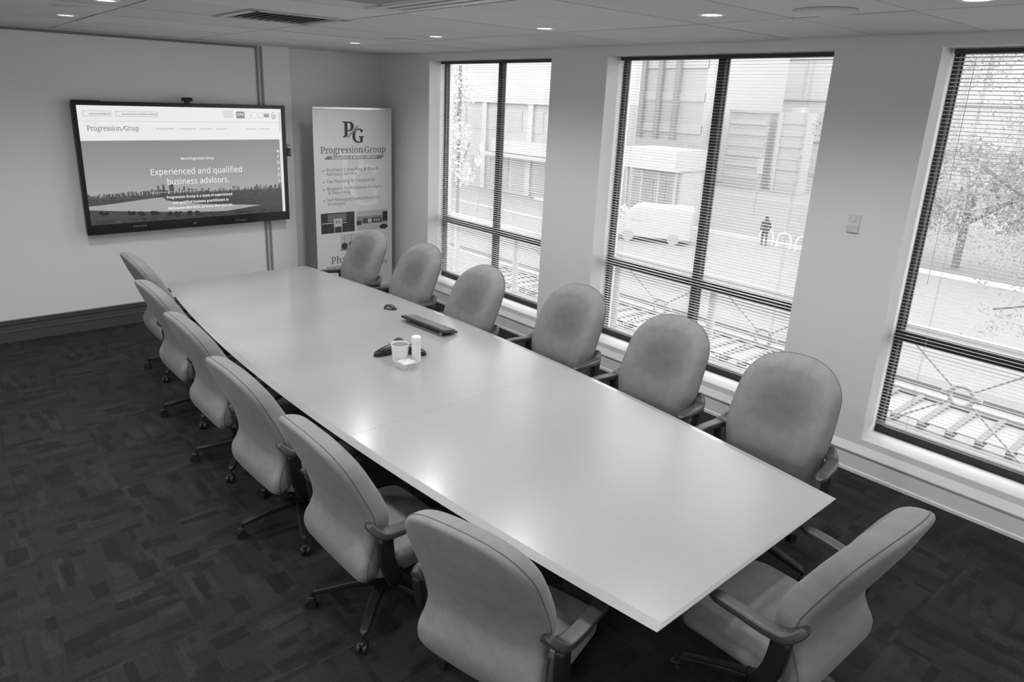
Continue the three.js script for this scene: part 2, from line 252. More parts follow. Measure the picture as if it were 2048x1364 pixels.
function backrestGeo() {
  const y0 = 0.31, y1 = 1.075, rt = 0.20, rbm = 0.10, NV = 64, NU = 34;
  const hw = (y) => { let f = 1; const a = (y - (y1 - rt)) / rt, b = ((y0 + rbm) - y) / rbm; if (a > 0) f *= Math.pow(Math.max(0, 1 - Math.pow(a, 2.35)), 1 / 2.35); if (b > 0) f *= Math.pow(Math.max(0, 1 - Math.pow(b, 2.4)), 1 / 2.4); return backW(y) * f; };
  const ys = []; for (let j = 0; j <= NV; j++) ys.push(y0 + (y1 - y0) * (0.5 - 0.5 * Math.cos(Math.PI * j / NV)));
  const out = []; for (let j = 0; j <= 160; j++) { const y = y0 + (y1 - y0) * (0.5 - 0.5 * Math.cos(Math.PI * j / 160)); out.push([hw(y), y]); }
  const dist = (x, y) => { let d = 9; x = Math.abs(x); for (let i = 0; i + 1 < out.length; i++) { const [ax, ay] = out[i], [bx_, by] = out[i + 1], vx = bx_ - ax, vy = by - ay, L = vx * vx + vy * vy || 1e-9, t = Math.max(0, Math.min(1, ((x - ax) * vx + (y - ay) * vy) / L)); d = Math.min(d, Math.hypot(x - ax - t * vx, y - ay - t * vy)); } return d; };
  const f = (t, p) => t >= 1 ? 1 : Math.pow(1 - Math.pow(1 - t, p), 1 / p);
  const geos = [];
  for (const side of [1, -1]) {
    const P = [], uv = [], idx = [], C = [];
    for (let j = 0; j <= NV; j++) for (let i = 0; i <= NU; i++) {
      const s = Math.sin(Math.PI * (i / NU - 0.5)), y = ys[j], x = hw(y) * s, d = dist(x, y), q = x / 0.27;
      const wrap = 0.035 * q * q * Math.min(1, Math.max(0, (y - 0.4) / 0.3));
      const bowl = Math.max(0, 1 - Math.pow(d / 0.17, 2)) * Math.min(1, Math.max(0, (0.98 - y) / 0.2)), T = side > 0 ? 0.096 * f(d / 0.07, 2.3) + 0.016 * bowl * Math.min(1, d / 0.05) - 0.004 : -(0.027 * f(d / 0.03, 2.2) + 0.005 * Math.min(1, d / 0.15));
      P.push(x, y, backZ(y) - 0.026 + wrap + T); uv.push(x, y); const e = Math.pow(x / 0.16, 2) + Math.pow((y - 0.83) / 0.125, 2), ovalTone = 1 - 0.36 * Math.exp(-Math.pow(e, 2)); C.push(ovalTone, ovalTone, ovalTone);
    }
    for (let j = 0; j < NV; j++) for (let i = 0; i < NU; i++) { const a = j * (NU + 1) + i, b = a + 1, c = a + NU + 1, d = c + 1; side > 0 ? idx.push(a, b, d, a, d, c) : idx.push(a, d, b, a, c, d); }
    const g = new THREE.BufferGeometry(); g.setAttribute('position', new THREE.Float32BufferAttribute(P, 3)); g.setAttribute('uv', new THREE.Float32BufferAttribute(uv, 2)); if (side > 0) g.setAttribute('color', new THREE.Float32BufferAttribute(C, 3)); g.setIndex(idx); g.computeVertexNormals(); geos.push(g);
  }
  const seam = []; const push = (s) => (y) => { const x = s * hw(y), q = x / 0.27; seam.push([x, y, backZ(y) - 0.026 + 0.035 * q * q * Math.min(1, Math.max(0, (y - 0.4) / 0.3))]); };
  for (let j = 0; j <= 48; j++) push(1)(y0 + (y1 - y0) * (0.5 - 0.5 * Math.cos(Math.PI * j / 48))); for (let j = 47; j >= 1; j--) push(-1)(y0 + (y1 - y0) * (0.5 - 0.5 * Math.cos(Math.PI * j / 48)));
  return [geos[0], geos[1], tube(seam, 0.0026, 220, 6, true)];
}
function seatGeo() {
  const g = new THREE.BoxGeometry(0.53, 0.1, 0.5, 22, 8, 22), p = g.attributes.position, r = 0.045;
  for (let i = 0; i < p.count; i++) {
    let x = p.getX(i), y = p.getY(i), z = p.getZ(i);
    const hx = 0.265, hy = 0.05, hz = 0.25, cx = Math.max(-hx + 0.1, Math.min(hx - 0.1, x)), cz = Math.max(-hz + 0.1, Math.min(hz - 0.1, z));
    let dx = x - cx, dz = z - cz; const L = Math.max(Math.abs(dx), Math.abs(dz)); if (dx && dz) { const k = L / Math.hypot(dx, dz); dx *= k; dz *= k; } x = cx + dx; z = cz + dz;
    const edge = Math.max(0, Math.hypot(Math.max(0, Math.abs(x) - hx + r + 0.0) / r, Math.max(0, Math.abs(z) - hz + r) / r));
    const k = Math.abs(y) / hy; if (k > 0.2) { const sh = r * (1 - Math.sqrt(Math.max(0, 1 - Math.pow(Math.max(0, (k - 0.1) / 0.9), 2.2)))) * 0.8; if (Math.abs(x) > hx - r) x -= Math.sign(x) * sh * Math.min(1, edge); if (Math.abs(z) > hz - r) z -= Math.sign(z) * sh * Math.min(1, edge); }
    const q = x / hx, w = Math.max(0, z - 0.08) / 0.17;
    if (y > 0) y += 0.012 * (1 - q * q) - 0.045 * w * w * w + 0.01; else y += -0.012 * w * w;
    p.setXYZ(i, x, y, z);
  }
  const h = mergeVertices(g.deleteAttribute('uv') && g); h.computeVertexNormals();
  const uv = new Float32Array(h.attributes.position.count * 2); for (let i = 0; i < uv.length / 2; i++) { uv[2 * i] = h.attributes.position.getX(i); uv[2 * i + 1] = h.attributes.position.getZ(i) + h.attributes.position.getY(i); } h.setAttribute('uv', new THREE.BufferAttribute(uv, 2));
  return h;
}
function sweep(path, width, thick, up = null) {            // rounded-rectangle section along a path of [x, y, z, width scale, thick scale]
  const N = 40, K = 24, cv = new THREE.CatmullRomCurve3(path.map((p) => new THREE.Vector3(p[0], p[1], p[2]))), P = [], idx = [], uv = [];
  const X = new THREE.Vector3(1, 0, 0);
  for (let i = 0; i <= N; i++) {
    const t = i / N, c = cv.getPoint(t), tg = cv.getTangent(t), n = new THREE.Vector3().crossVectors(tg, X).normalize(), sd = new THREE.Vector3().crossVectors(n, tg).normalize();
    const e = t * (path.length - 1), k = Math.min(path.length - 2, Math.floor(e)), u = e - k, ws = (path[k][3] ?? 1) * (1 - u) + (path[k + 1][3] ?? 1) * u, ts = (path[k][4] ?? 1) * (1 - u) + (path[k + 1][4] ?? 1) * u;
    const cap = Math.min(1, Math.sqrt(Math.max(0, Math.min(t, 1 - t) * 14)));
    for (let j = 0; j <= K; j++) { const a = 2 * Math.PI * j / K, ca = Math.cos(a), sa = Math.sin(a), pw = 0.4, rx = Math.sign(ca) * Math.pow(Math.abs(ca), pw) * width / 2 * ws * (0.25 + 0.75 * cap), ry = Math.sign(sa) * Math.pow(Math.abs(sa), pw) * thick / 2 * ts * (0.15 + 0.85 * cap); const q = c.clone().addScaledVector(sd, rx).addScaledVector(n, ry); P.push(q.x, q.y, q.z); uv.push(t, j / K); }
  }
  for (let i = 0; i < N; i++) for (let j = 0; j < K; j++) { const a = i * (K + 1) + j, b = a + 1, c = a + K + 1, d = c + 1; idx.push(a, b, d, a, d, c); }
  for (const i of [0, N]) { const o = P.length / 3, c = cv.getPoint(i / N); P.push(c.x, c.y, c.z); uv.push(0, 0); for (let j = 0; j < K; j++) { const a = i * (K + 1) + j; i ? idx.push(o, a, a + 1) : idx.push(o, a + 1, a); } }
  const g = new THREE.BufferGeometry(); g.setAttribute('position', new THREE.Float32BufferAttribute(P, 3)); g.setAttribute('uv', new THREE.Float32BufferAttribute(uv, 2)); g.setIndex(idx); g.computeVertexNormals(); return g;
}
const CG = 'grey fabric swivel armchairs around the boardroom table';
function makeChair(label) {
  const t = thing('swivel_chair', label, 'chair', [0, 0, 0], 0, CG);
  const [front, rear, seam] = backrestGeo();
  const back = part('back_cushion', front, ovalFabricM, t); part('piping', seam, seamM, back); part('back_panel', rear, fabricM, t);
  const seat = part('seat', seatGeo(), fabricM, t); seat.position.set(0, 0.392, 0.03);
  part('seat_pan', rb(0.46, 0.03, 0.44, 0.014, 0, 0.345, 0.02), blackM, t);
  for (const s of [-1, 1]) {
    const pad = [[s * 0.268, 0.678, -0.252, 0.9, 0.9], [s * 0.288, 0.648, -0.230, 1.05, 1.1], [s * 0.308, 0.626, -0.196, 1.15, 1.1], [s * 0.321, 0.624, -0.145, 1.08, 1], [s * 0.333, 0.634, -0.02, 1, 0.95], [s * 0.337, 0.638, 0.09, 0.95, 0.85]];
    const a = part('armrest', sweep(pad, 0.056, 0.034), plasticM, t);
    part('arm_post', sweep([[s * 0.314, 0.625, -0.19, 1, 1], [s * 0.310, 0.55, -0.185], [s * 0.304, 0.45, -0.165], [s * 0.292, 0.36, -0.12, 1, 1.1], [s * 0.2, 0.338, -0.04, 1, 1]], 0.04, 0.07), blackM, a);
  }
  part('tilt_mechanism', [rb(0.18, 0.06, 0.24, 0.015, 0, 0.325, 0.0), bar([0.05, 0.325, 0.03], [0.27, 0.335, 0.05], 0.006), rb(0.05, 0.012, 0.03, 0.004, 0.28, 0.335, 0.05)], blackM, t);
  part('gas_column', [cyl(0.025, 0.025, 0.2, 0, 0.24, 0), cyl(0.032, 0.036, 0.12, 0, 0.15, 0)], blackM, t);
  const base = part('star_base', [cyl(0.045, 0.05, 0.07, 0, 0.115, 0)], blackM, t);
  const leg = sweep([[0, 0.125, 0.03, 1.15, 1.3], [0, 0.118, 0.14, 1, 1.05], [0, 0.098, 0.26, 0.85, 0.8], [0, 0.085, 0.335, 0.75, 0.7]], 0.05, 0.036);
  const caster = merge([cyl(0.026, 0.026, 0.016, 0, 0, 0, 20).rotateZ(Math.PI / 2).translate(-0.014, 0.026, 0.345), cyl(0.026, 0.026, 0.016, 0, 0, 0, 20).rotateZ(Math.PI / 2).translate(0.014, 0.026, 0.345), cyl(0.009, 0.009, 0.05, 0, 0.06, 0.335, 10), rb(0.03, 0.02, 0.04, 0.007, 0, 0.05, 0.343)]);
  for (let k = 0; k < 5; k++) { const l = part('leg', leg, baseM, base); l.rotation.y = k * 2 * Math.PI / 5; }
  for (let k = 0; k < 5; k++) { const c = part('caster', caster, baseM, base); c.rotation.y = k * 2 * Math.PI / 5; }
  return t;
}
const chairs = [
  // side, x, z, turn, base turn, label
  [-3.16, 6.17, Math.PI / 2 + 0.275, 0.3, 'grey swivel chair on the screen-side row nearest the camera, back to the viewer'],
  [-3.235, 5.32, Math.PI / 2 + 0.03, 0.1, 'grey swivel chair second from the near end on the left side of the table'],
  [-3.255, 4.45, Math.PI / 2 + 0.06, 0.5, 'grey swivel chair third from the near end on the left side of the table'],
  [-3.214, 3.57, Math.PI / 2 + 0.03, 0.2, 'grey swivel chair third from the screen wall on the left side of the table'],
  [-3.165, 2.7, Math.PI / 2 + 0.03, 0.4, 'grey swivel chair second from the screen wall on the left side of the table'],
  [-3.045, 1.76, Math.PI / 2 + 0, 0.1, 'grey swivel chair on the left side of the table, closest to the screen wall'],
  [-1.58, 1.85, -Math.PI / 2 + 0.06, 0.2, 'grey swivel chair in front of the pull-up banner on the window side'],
  [-1.53, 2.69, -Math.PI / 2 + 0.06, 0.5, 'grey swivel chair on the window side standing just right of the banner'],
  [-1.6, 3.63, -Math.PI / 2 + 0.03, 0.1, 'grey swivel chair beside the keyboard in front of the far window'],
  [-1.38, 4.49, -Math.PI / 2 + 0.09, 0.3, 'grey swivel chair in front of the pier between far and middle windows'],
  [-1.42, 5.37, -Math.PI / 2 + 0.09, 0.6, 'grey swivel chair in front of the middle window'],
  [-1.455, 6.2, -Math.PI / 2 + 0.11, 0.2, 'grey swivel chair nearest the camera on the window side, below the wall switch'],
  [-2.335, 6.79, Math.PI - 0.02, 0.4, 'grey swivel chair alone at the near end of the table, seen in profile'],
];
{
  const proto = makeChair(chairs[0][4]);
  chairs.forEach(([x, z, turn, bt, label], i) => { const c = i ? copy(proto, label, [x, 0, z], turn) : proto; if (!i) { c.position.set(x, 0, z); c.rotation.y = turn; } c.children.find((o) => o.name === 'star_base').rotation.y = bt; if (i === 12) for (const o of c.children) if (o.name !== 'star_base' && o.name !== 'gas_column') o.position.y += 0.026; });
}
// ------------------------------------------------------------------ wall screen, webcam, side bracket
{
  const W = 2.051, HH = 1.251, t = thing('wall_screen', 'large wall-mounted screen in a black bezel showing a web page with a skyline', 'screen', [-2.4256, 1.5888, ZT]);
  part('housing', [rb(W, HH, 0.06, 0.01, 0, 0, 0.064), b2(-0.5, 0.5, -0.35, 0.35, 0, 0.04)], blackM, t);
  const sx0 = -0.986, sx1 = 0.980, sy0 = -0.531, sy1 = 0.588, z = 0.094;
  part('bezel', [b2(-W / 2, sx0, -HH / 2, HH / 2, z, z + 0.008), b2(sx1, W / 2, -HH / 2, HH / 2, z, z + 0.008), b2(sx0, sx1, sy1, HH / 2, z, z + 0.008), b2(sx0, sx1, -HH / 2, sy0, z, z + 0.008)], std(0.012, 0.25), t);
  part('maker_mark', [b2(-0.04, -0.005, -0.585, -0.578, z + 0.008, z + 0.0085), b2(0.4, 0.52, -0.592, -0.588, z + 0.008, z + 0.0085)], std(0.3, 0.5), t);
  for (let k = 0; k < 6; k++) part('button', b2(-0.62 + k * 0.022, -0.605 + k * 0.022, -0.575, -0.562, z + 0.008, z + 0.0105), std(0.18, 0.5), t);
  part('top_bar', b2(-W / 2, -0.78, HH / 2 - 0.004, HH / 2 + 0.008, z - 0.02, z + 0.008), blackM, t);
  const page = canvasMap(1536, 874, (c, w, h) => {
    const X = (u) => u * w, Y = (v) => v * h, txt = (s, u, v, px, col, font = 'sans-serif', al = 'center', wt = '') => { c.font = `${wt} ${px}px ${font}`; c.textAlign = al; c.fillStyle = col; c.fillText(s, X(u), Y(v)); };
    const fit = (s, u0, u1, v, px, col, font = 'sans-serif', wt = '') => { c.font = `${wt} ${px}px ${font}`; c.textAlign = 'left'; c.fillStyle = col; const k = X(u1 - u0) / c.measureText(s).width; c.save(); c.translate(X(u0), Y(v)); c.scale(k, 1); c.fillText(s, 0, 0); c.restore(); };
    c.fillStyle = '#f2f2f2'; c.fillRect(0, 0, w, h);
    c.fillStyle = '#bdbdbd'; c.fillRect(0, Y(0.126), w, 2);
    c.strokeStyle = '#b4b4b4'; c.lineWidth = 3; for (const [a, b] of [[0.025, 0.145], [0.165, 0.355]]) c.strokeRect(X(a), Y(0.045), X(b - a), Y(0.042));
    const blur = (u0, u1, v, hh, col) => { let z = 3; c.fillStyle = col; for (let x = X(u0); x < X(u1); x += 9) { z = (z * 16807) % 2147483647; const k = (z % 100) / 100; if (k > 0.12) c.fillRect(x, Y(v) - hh * (0.6 + 0.4 * k), 6, hh * (0.6 + 0.4 * k)); } };   // print too small to read in the photograph
    blur(0.05, 0.14, 0.076, 17, '#b0b0b0'); blur(0.19, 0.35, 0.075, 15, '#b0b0b0');
    c.fillStyle = '#8d8d8d'; for (let k = 0; k < 4; k++) c.fillRect(X(0.682), Y(0.026 + k * 0.017), X(0.052), 3);
    c.fillStyle = '#8a8a8a'; c.beginPath(); c.roundRect(X(0.75), Y(0.03), X(0.045), Y(0.062), 10); c.fill(); txt('CPA', 0.7725, 0.07, 30, '#f4f4f4', 'sans-serif', 'center', 'bold');
    c.strokeStyle = '#c9c9c9'; c.strokeRect(X(0.8), Y(0.03), X(0.025), Y(0.062)); for (const u of [0.848, 0.885]) { c.beginPath(); c.arc(X(u), Y(0.062), 25, 0, 7); c.stroke(); }
    c.fillStyle = '#9f9f9f'; c.fillRect(X(0.902), Y(0.045), X(0.03), Y(0.035));
    c.strokeStyle = '#8e8e8e'; c.beginPath(); c.moveTo(X(0.945), Y(0.05)); c.lineTo(X(0.957), Y(0.03)); c.lineTo(X(0.969), Y(0.05)); c.lineTo(X(0.969), Y(0.08)); c.lineTo(X(0.957), Y(0.098)); c.lineTo(X(0.945), Y(0.08)); c.closePath(); c.stroke(); c.fillStyle = '#777'; c.fillRect(X(0.948), Y(0.058), X(0.018), 5); c.fillRect(X(0.951), Y(0.075), X(0.012), 6);
    fit('Progression', 0.033, 0.182, 0.205, 50, '#5a5a5a', 'serif'); fit('Group', 0.197, 0.262, 0.205, 50, '#5a5a5a', 'serif'); c.strokeStyle = '#777'; c.lineWidth = 4; c.beginPath(); c.moveTo(X(0.182), Y(0.208)); c.lineTo(X(0.2), Y(0.168)); c.stroke();
    for (const [u0, u1] of [[0.34, 0.425], [0.455, 0.535], [0.555, 0.615], [0.64, 0.695], [0.80, 0.85], [0.875, 0.925]]) blur(u0, u1, 0.195, 13, '#c0c0c0');
    // hero photograph printed on the page
    const y0 = 0.288; let g = c.createLinearGradient(0, Y(y0), 0, Y(0.78)); g.addColorStop(0, '#8e8e8e'); g.addColorStop(0.55, '#9d9d9d'); g.addColorStop(1, '#adadad'); c.fillStyle = g; c.fillRect(0, Y(y0), w, Y(1 - y0));
    let q = 5; const r = () => { q = (q * 16807) % 2147483647; return q / 2147483647; };
    for (let x = 0; x < w; x += 7 + r() * 13) { const u = x / w, hill = 0.02 + 0.085 * Math.exp(-(((u - 0.34) / 0.13) ** 2)) * (0.15 + r() * r()) + 0.03 * r() * (u > 0.7 ? 1.5 : 0.8), v = 70 + r() * 40; c.fillStyle = `rgb(${v},${v},${v})`; c.fillRect(x, Y(0.775 - hill), 6 + r() * 12, Y(0.1 + hill)); }
    g = c.createLinearGradient(0, Y(0.75), 0, h); g.addColorStop(0, '#5e5e5e'); g.addColorStop(0.4, '#474747'); g.addColorStop(1, '#4e4e4e'); c.fillStyle = g; c.fillRect(0, Y(0.765), w, Y(0.24)); for (let k = 0; k < 900; k++) { const v = 45 + r() * 50; c.fillStyle = `rgba(${v},${v},${v},0.35)`; c.beginPath(); c.ellipse(r() * w, Y(0.765 + r() * 0.06), 5 + r() * 14, 3 + r() * 5, 0, 0, 7); c.fill(); }
    c.fillStyle = '#a8a8a8'; c.beginPath(); c.moveTo(0, Y(0.835)); c.bezierCurveTo(X(0.12), Y(0.83), X(0.22), Y(0.80), X(0.34), Y(0.79)); c.lineTo(X(0.36), Y(0.82)); c.bezierCurveTo(X(0.5), Y(0.88), X(0.6), Y(0.88), X(0.86), Y(0.92)); c.lineTo(X(0.66), Y(0.955)); c.bezierCurveTo(X(0.4), Y(0.94), X(0.2), Y(0.90), 0, Y(0.87)); c.fill();
    c.fillStyle = '#474747'; c.beginPath(); c.moveTo(0, Y(0.868)); c.bezierCurveTo(X(0.2), Y(0.9), X(0.4), Y(0.955), X(0.66), Y(0.955)); c.lineTo(X(0.9), Y(0.94)); c.lineTo(w, Y(0.93)); c.lineTo(w, h); c.lineTo(0, h); c.fill();
    for (let k = 0; k < 60; k++) { const u = [0.05, 0.17, 0.22, 0.28, 0.36, 0.40, 0.46, 0.50, 0.57][Math.floor(r() * 9)] + r() * 0.03; c.fillStyle = '#262626'; c.beginPath(); c.arc(X(u), Y(0.885 + u * 0.12 + r() * 0.03), 5 + r() * 11, 0, 7); c.fill(); } for (let k = 0; k < 500; k++) { const v = 40 + r() * 40, u = r(); c.fillStyle = `rgba(${v},${v},${v},0.35)`; c.beginPath(); c.ellipse(X(u), Y(0.96 + r() * 0.04), 8 + r() * 20, 3 + r() * 6, 0, 0, 7); c.fill(); }
    c.fillStyle = '#d0d0d0'; c.fillRect(X(0.28), Y(0.745), X(0.48), 3); for (let k = 0; k < 7; k++) c.fillRect(X(0.295 + k * 0.075), Y(0.735), 3, Y(0.03));
    fit("We're Progression Group", 0.445, 0.615, 0.462, 27, '#f0f0f0', 'sans-serif', 'bold');
    fit('Experienced and qualified', 0.292, 0.764, 0.592, 68, '#f6f6f6'); fit('business advisors.', 0.368, 0.69, 0.682, 68, '#f6f6f6');
    fit('Progression Group is a team of experienced', 0.36, 0.7, 0.808, 30, '#f6f6f6', 'sans-serif', 'bold'); fit('and qualified business practitioners in', 0.387, 0.678, 0.858, 30, '#f6f6f6', 'sans-serif', 'bold'); fit('Melbourne who focus on more than just tax.', 0.363, 0.7, 0.908, 30, '#f6f6f6', 'sans-serif', 'bold');
    c.fillStyle = '#ececec'; c.fillRect(X(0.984), Y(0.288), X(0.016), h); c.fillStyle = '#c4c4c4'; c.fillRect(X(0.988), Y(0.03), X(0.006), Y(0.18));
    for (const [v, k] of [[0.40, 0], [0.45, 1], [0.51, 2], [0.57, 3], [0.63, 2], [0.69, 1]]) { c.fillStyle = '#f2f2f2'; if (k === 0) { c.beginPath(); c.arc(X(0.972), Y(v), 10, 0, 7); c.fill(); } else if (k === 1) { c.save(); c.translate(X(0.972), Y(v)); c.rotate(-0.8); c.fillRect(-11, -3, 22, 6); c.restore(); } else if (k === 2) { c.strokeStyle = '#f2f2f2'; c.strokeRect(X(0.972) - 9, Y(v) - 9, 18, 18); } else for (let m = 0; m < 3; m++) c.fillRect(X(0.972) - 9, Y(v) - 8 + m * 7, 18, 4); }
  });
  const scr = new THREE.MeshStandardMaterial({ color: grey(0.01), roughness: 0.25, emissive: grey(1), emissiveMap: page, emissiveIntensity: 0.92 });
  const p = part('display', new THREE.PlaneGeometry(sx1 - sx0, sy1 - sy0), scr, t); p.position.set((sx0 + sx1) / 2, (sy0 + sy1) / 2, z + 0.002);
  const ra = new THREE.RectAreaLight(0xffffff, 0.25, sx1 - sx0, sy1 - sy0); ra.name = 'light'; ra.position.set(0, 0.03, z + 0.012); ra.rotation.y = Math.PI; t.add(ra);
  const w = thing('webcam', 'small black webcam clipped on top of the wall screen', 'webcam', [-2.425, 2.2135, ZT + 0.09]);
  part('body', [new THREE.CapsuleGeometry(0.019, 0.075, 6, 14).rotateZ(Math.PI / 2).translate(0, 0.038, 0.01)], blackM, w); part('lens', cyl(0.010, 0.012, 0.008, 0, 0, 0, 18).rotateX(Math.PI / 2).translate(0, 0.038, 0.031), std(0.03, 0.1), w); part('clip', [rb(0.045, 0.022, 0.03, 0.004, 0, 0.011, 0), rb(0.04, 0.05, 0.006, 0.002, 0, -0.02, -0.03)], blackM, w);
  const b = thing('wireless_receiver', 'small dark receiver with two short aerials on the right edge of the screen', 'receiver', [-1.372, 1.715, ZT + 0.085]);
  part('case', rb(0.05, 0.085, 0.03, 0.004, 0, -0.003, 0), blackM, b); part('face', rb(0.018, 0.05, 0.004, 0.0015, 0.011, 0, 0.016), std(0.18, 0.4), b); part('aerial', bar([-0.012, 0.035, 0], [-0.014, 0.09, 0.004], 0.004), blackM, b); part('aerial', bar([0.006, 0.06, 0], [0.02, 0.09, 0.006], 0.003), blackM, b);
}
// ------------------------------------------------------------------ pull-up banner
{
  const t = thing('pull_up_banner', 'tall white pull-up banner with dark initials logo and bullet list beside the screen', 'banner', [-0.652, 0, 0.45]);
  const W = 1.015, HB = 2.13, y0 = 0.07;
  const print = canvasMap(800, Math.round(800 * HB / W), (c, w, h) => {
    const v = (crop) => ((crop - 110) * 0.001736 + 0.016) / HB * h, X = (u) => u * w, txt = (s, u, y, px, col, font = 'sans-serif', al = 'left', wt = '') => { c.font = `${wt} ${px}px ${font}`; c.textAlign = al; c.fillStyle = col; c.fillText(s, X(u), v(y)); };
    c.fillStyle = '#dadada'; c.fillRect(0, 0, w, h);
    c.font = '520px serif'; c.fillStyle = 'rgba(255,255,255,0.35)'; c.textAlign = 'left'; c.fillText('P', X(0.26), v(640)); c.fillText('G', X(0.4), v(740));
    txt('P', 0.355, 283, 195, '#262626', 'serif', 'left', 'bold'); txt('G', 0.47, 318, 175, '#262626', 'serif', 'left', 'bold');
    c.save(); c.strokeStyle = '#dadada'; c.lineWidth = 22; c.beginPath(); c.moveTo(X(0.405), v(292)); c.lineTo(X(0.56), v(205)); c.stroke(); c.strokeStyle = '#808080'; c.lineWidth = 14; c.beginPath(); c.moveTo(X(0.42), v(284)); c.lineTo(X(0.555), v(208)); c.stroke(); c.restore();
    c.font = '76px serif'; const wp = c.measureText('Progression').width, wg = c.measureText('Group').width, sc = X(0.84) / (wp + wg + 14);
    c.save(); c.translate(X(0.08), v(385)); c.scale(sc, 1.05); c.fillStyle = '#2c2c2c'; c.textAlign = 'left'; c.fillText('Progression', 0, 0); c.fillText('Group', wp + 14, 0); c.strokeStyle = '#2c2c2c'; c.lineWidth = 4; c.beginPath(); c.moveTo(wp - 8, -4); c.lineTo(wp + 26, -42); c.stroke(); c.restore();
    c.fillStyle = '#7c7c7c'; c.beginPath(); c.moveTo(X(0.165), v(402)); c.lineTo(X(0.9), v(405)); c.lineTo(X(0.86), v(428)); c.lineTo(X(0.125), v(424)); c.fill(); c.save(); c.font = 'bold 34px sans-serif'; c.translate(X(0.215), v(421)); c.scale(X(0.585) / c.measureText('Accountants & Business Advisors').width, 1); c.fillStyle = '#f5f5f5'; c.textAlign = 'left'; c.fillText('Accountants & Business Advisors', 0, 0); c.restore();
    const L = [['Business Consulting & Board', 503, 1], ['Advisory Service', 530, 0], ['Tax Planning & Compliance', 578, 1], ['Business Performance Analysis', 627, 1], [' & Reporting', 652, 0], ['Self Managed Superannuation', 700, 1], ['Strategies', 727, 0]];
    const WID = [0.665, 0.385, 0.625, 0.715, 0.285, 0.685, 0.235]; let li = 0;
    for (const [s, y, b] of L) { c.font = '40px sans-serif'; c.textAlign = 'left'; c.fillStyle = '#565656'; c.save(); c.translate(X(s[0] === ' ' ? 0.16 : 0.145), v(y)); c.scale(X(WID[li++]) / c.measureText(s.trim()).width, 1); c.fillText(s.trim(), 0, 0); c.restore(); if (b) { c.beginPath(); c.arc(X(0.108), v(y - 6), 6, 0, 7); c.fill(); } }
    // three small photographs
    let q = 11; const r = () => { q = (q * 16807) % 2147483647; return q / 2147483647; };
    const A = [X(0.06), v(778), X(0.43), v(915) - v(778)], B = [X(0.515), v(780), X(0.425), v(915) - v(780)], D = [X(0.30), v(930), X(0.42), v(1045) - v(930)];
    c.fillStyle = '#2a2a2a'; c.fillRect(...A); for (let k = 0; k < 700; k++) { const g = 22 + r() * 70; c.fillStyle = `rgba(${g},${g},${g},.5)`; c.fillRect(A[0] + r() * A[2] * 0.97, A[1] + r() * A[3] * 0.95, 10, 6); }
    c.fillStyle = '#6e6e6e'; c.fillRect(A[0] + A[2] * 0.2, A[1] + 8, A[2] * 0.55, A[3] * 0.4); c.fillStyle = '#c8c8c8'; c.fillRect(A[0] + A[2] * 0.37, A[1] + A[3] * 0.3, A[2] * 0.25, A[3] * 0.4); c.font = 'bold 40px serif'; c.fillStyle = '#444'; c.textAlign = 'center'; c.fillText('PG', A[0] + A[2] * 0.5, A[1] + A[3] * 0.55); c.fillStyle = '#d0d0d0'; c.fillRect(A[0] + 8, A[1] + A[3] * 0.48, A[2] * 0.33, 7); c.fillRect(A[0] + A[2] * 0.63, A[1] + A[3] * 0.5, A[2] * 0.12, 7); c.fillRect(A[0] + A[2] * 0.38, A[1] + A[3] * 0.7, 6, A[3] * 0.28); c.fillRect(A[0] + A[2] * 0.6, A[1] + A[3] * 0.7, 6, A[3] * 0.28);
    c.fillStyle = '#8c8c8c'; c.fillRect(...B); c.fillStyle = '#b9b9b9'; c.fillRect(B[0], B[1], B[2], B[3] * 0.28); c.fillRect(B[0], B[1] + B[3] * 0.66, B[2], B[3] * 0.34); c.fillStyle = '#4c4c4c'; c.fillRect(B[0] + B[2] * 0.2, B[1] + B[3] * 0.38, B[2] * 0.6, B[3] * 0.28); c.fillStyle = '#c4c4c4'; c.fillRect(B[0] + B[2] * 0.36, B[1] + B[3] * 0.42, B[2] * 0.12, B[3] * 0.2); for (let k = 0; k < 3; k++) c.fillRect(B[0] + B[2] * (0.56 + k * 0.07), B[1] + B[3] * 0.45, 12, 24); c.fillStyle = '#2c2c2c'; c.fillRect(B[0] + B[2] * 0.84, B[1] + B[3] * 0.1, B[2] * 0.16, B[3] * 0.5); c.fillRect(B[0], B[1] + B[3] * 0.5, B[2] * 0.16, B[3] * 0.22); c.beginPath(); c.ellipse(B[0] + B[2] * 0.87, B[1] + B[3] * 0.9, 46, 24, 0, 0, 7); c.fill();
    c.fillStyle = '#bebebe'; c.fillRect(...D); c.fillStyle = '#8a8a8a'; c.fillRect(D[0], D[1] + D[3] * 0.85, D[2], D[3] * 0.15); c.fillStyle = '#2b2b2b'; for (const [u, k, rr] of [[0.12, 0.72, 34], [0.33, 0.62, 26], [0.6, 0.7, 32]]) { c.beginPath(); c.ellipse(D[0] + D[2] * u, D[1] + D[3] * k, rr, rr * 0.9, 0, 0, 7); c.fill(); c.fillRect(D[0] + D[2] * u, D[1] + 6, 3, D[3] * 0.6); }
    txt('Ph:', 0.17, 1128, 92, '#3a3a3a', 'serif'); txt('www.', 0.115, 1170, 60, '#4a4a4a', 'serif'); txt('.au', 0.93, 1170, 52, '#4a4a4a', 'serif', 'right');
  });
  const sheet = part('printed_sheet', bx(W, HB, 0.0015, 0, y0 + HB / 2, 0), std(0.72, 0.6), t);
  const f = part('print', new THREE.PlaneGeometry(W, HB), new THREE.MeshStandardMaterial({ map: print, roughness: 0.5 }), sheet); f.position.set(0, y0 + HB / 2, 0.0012);
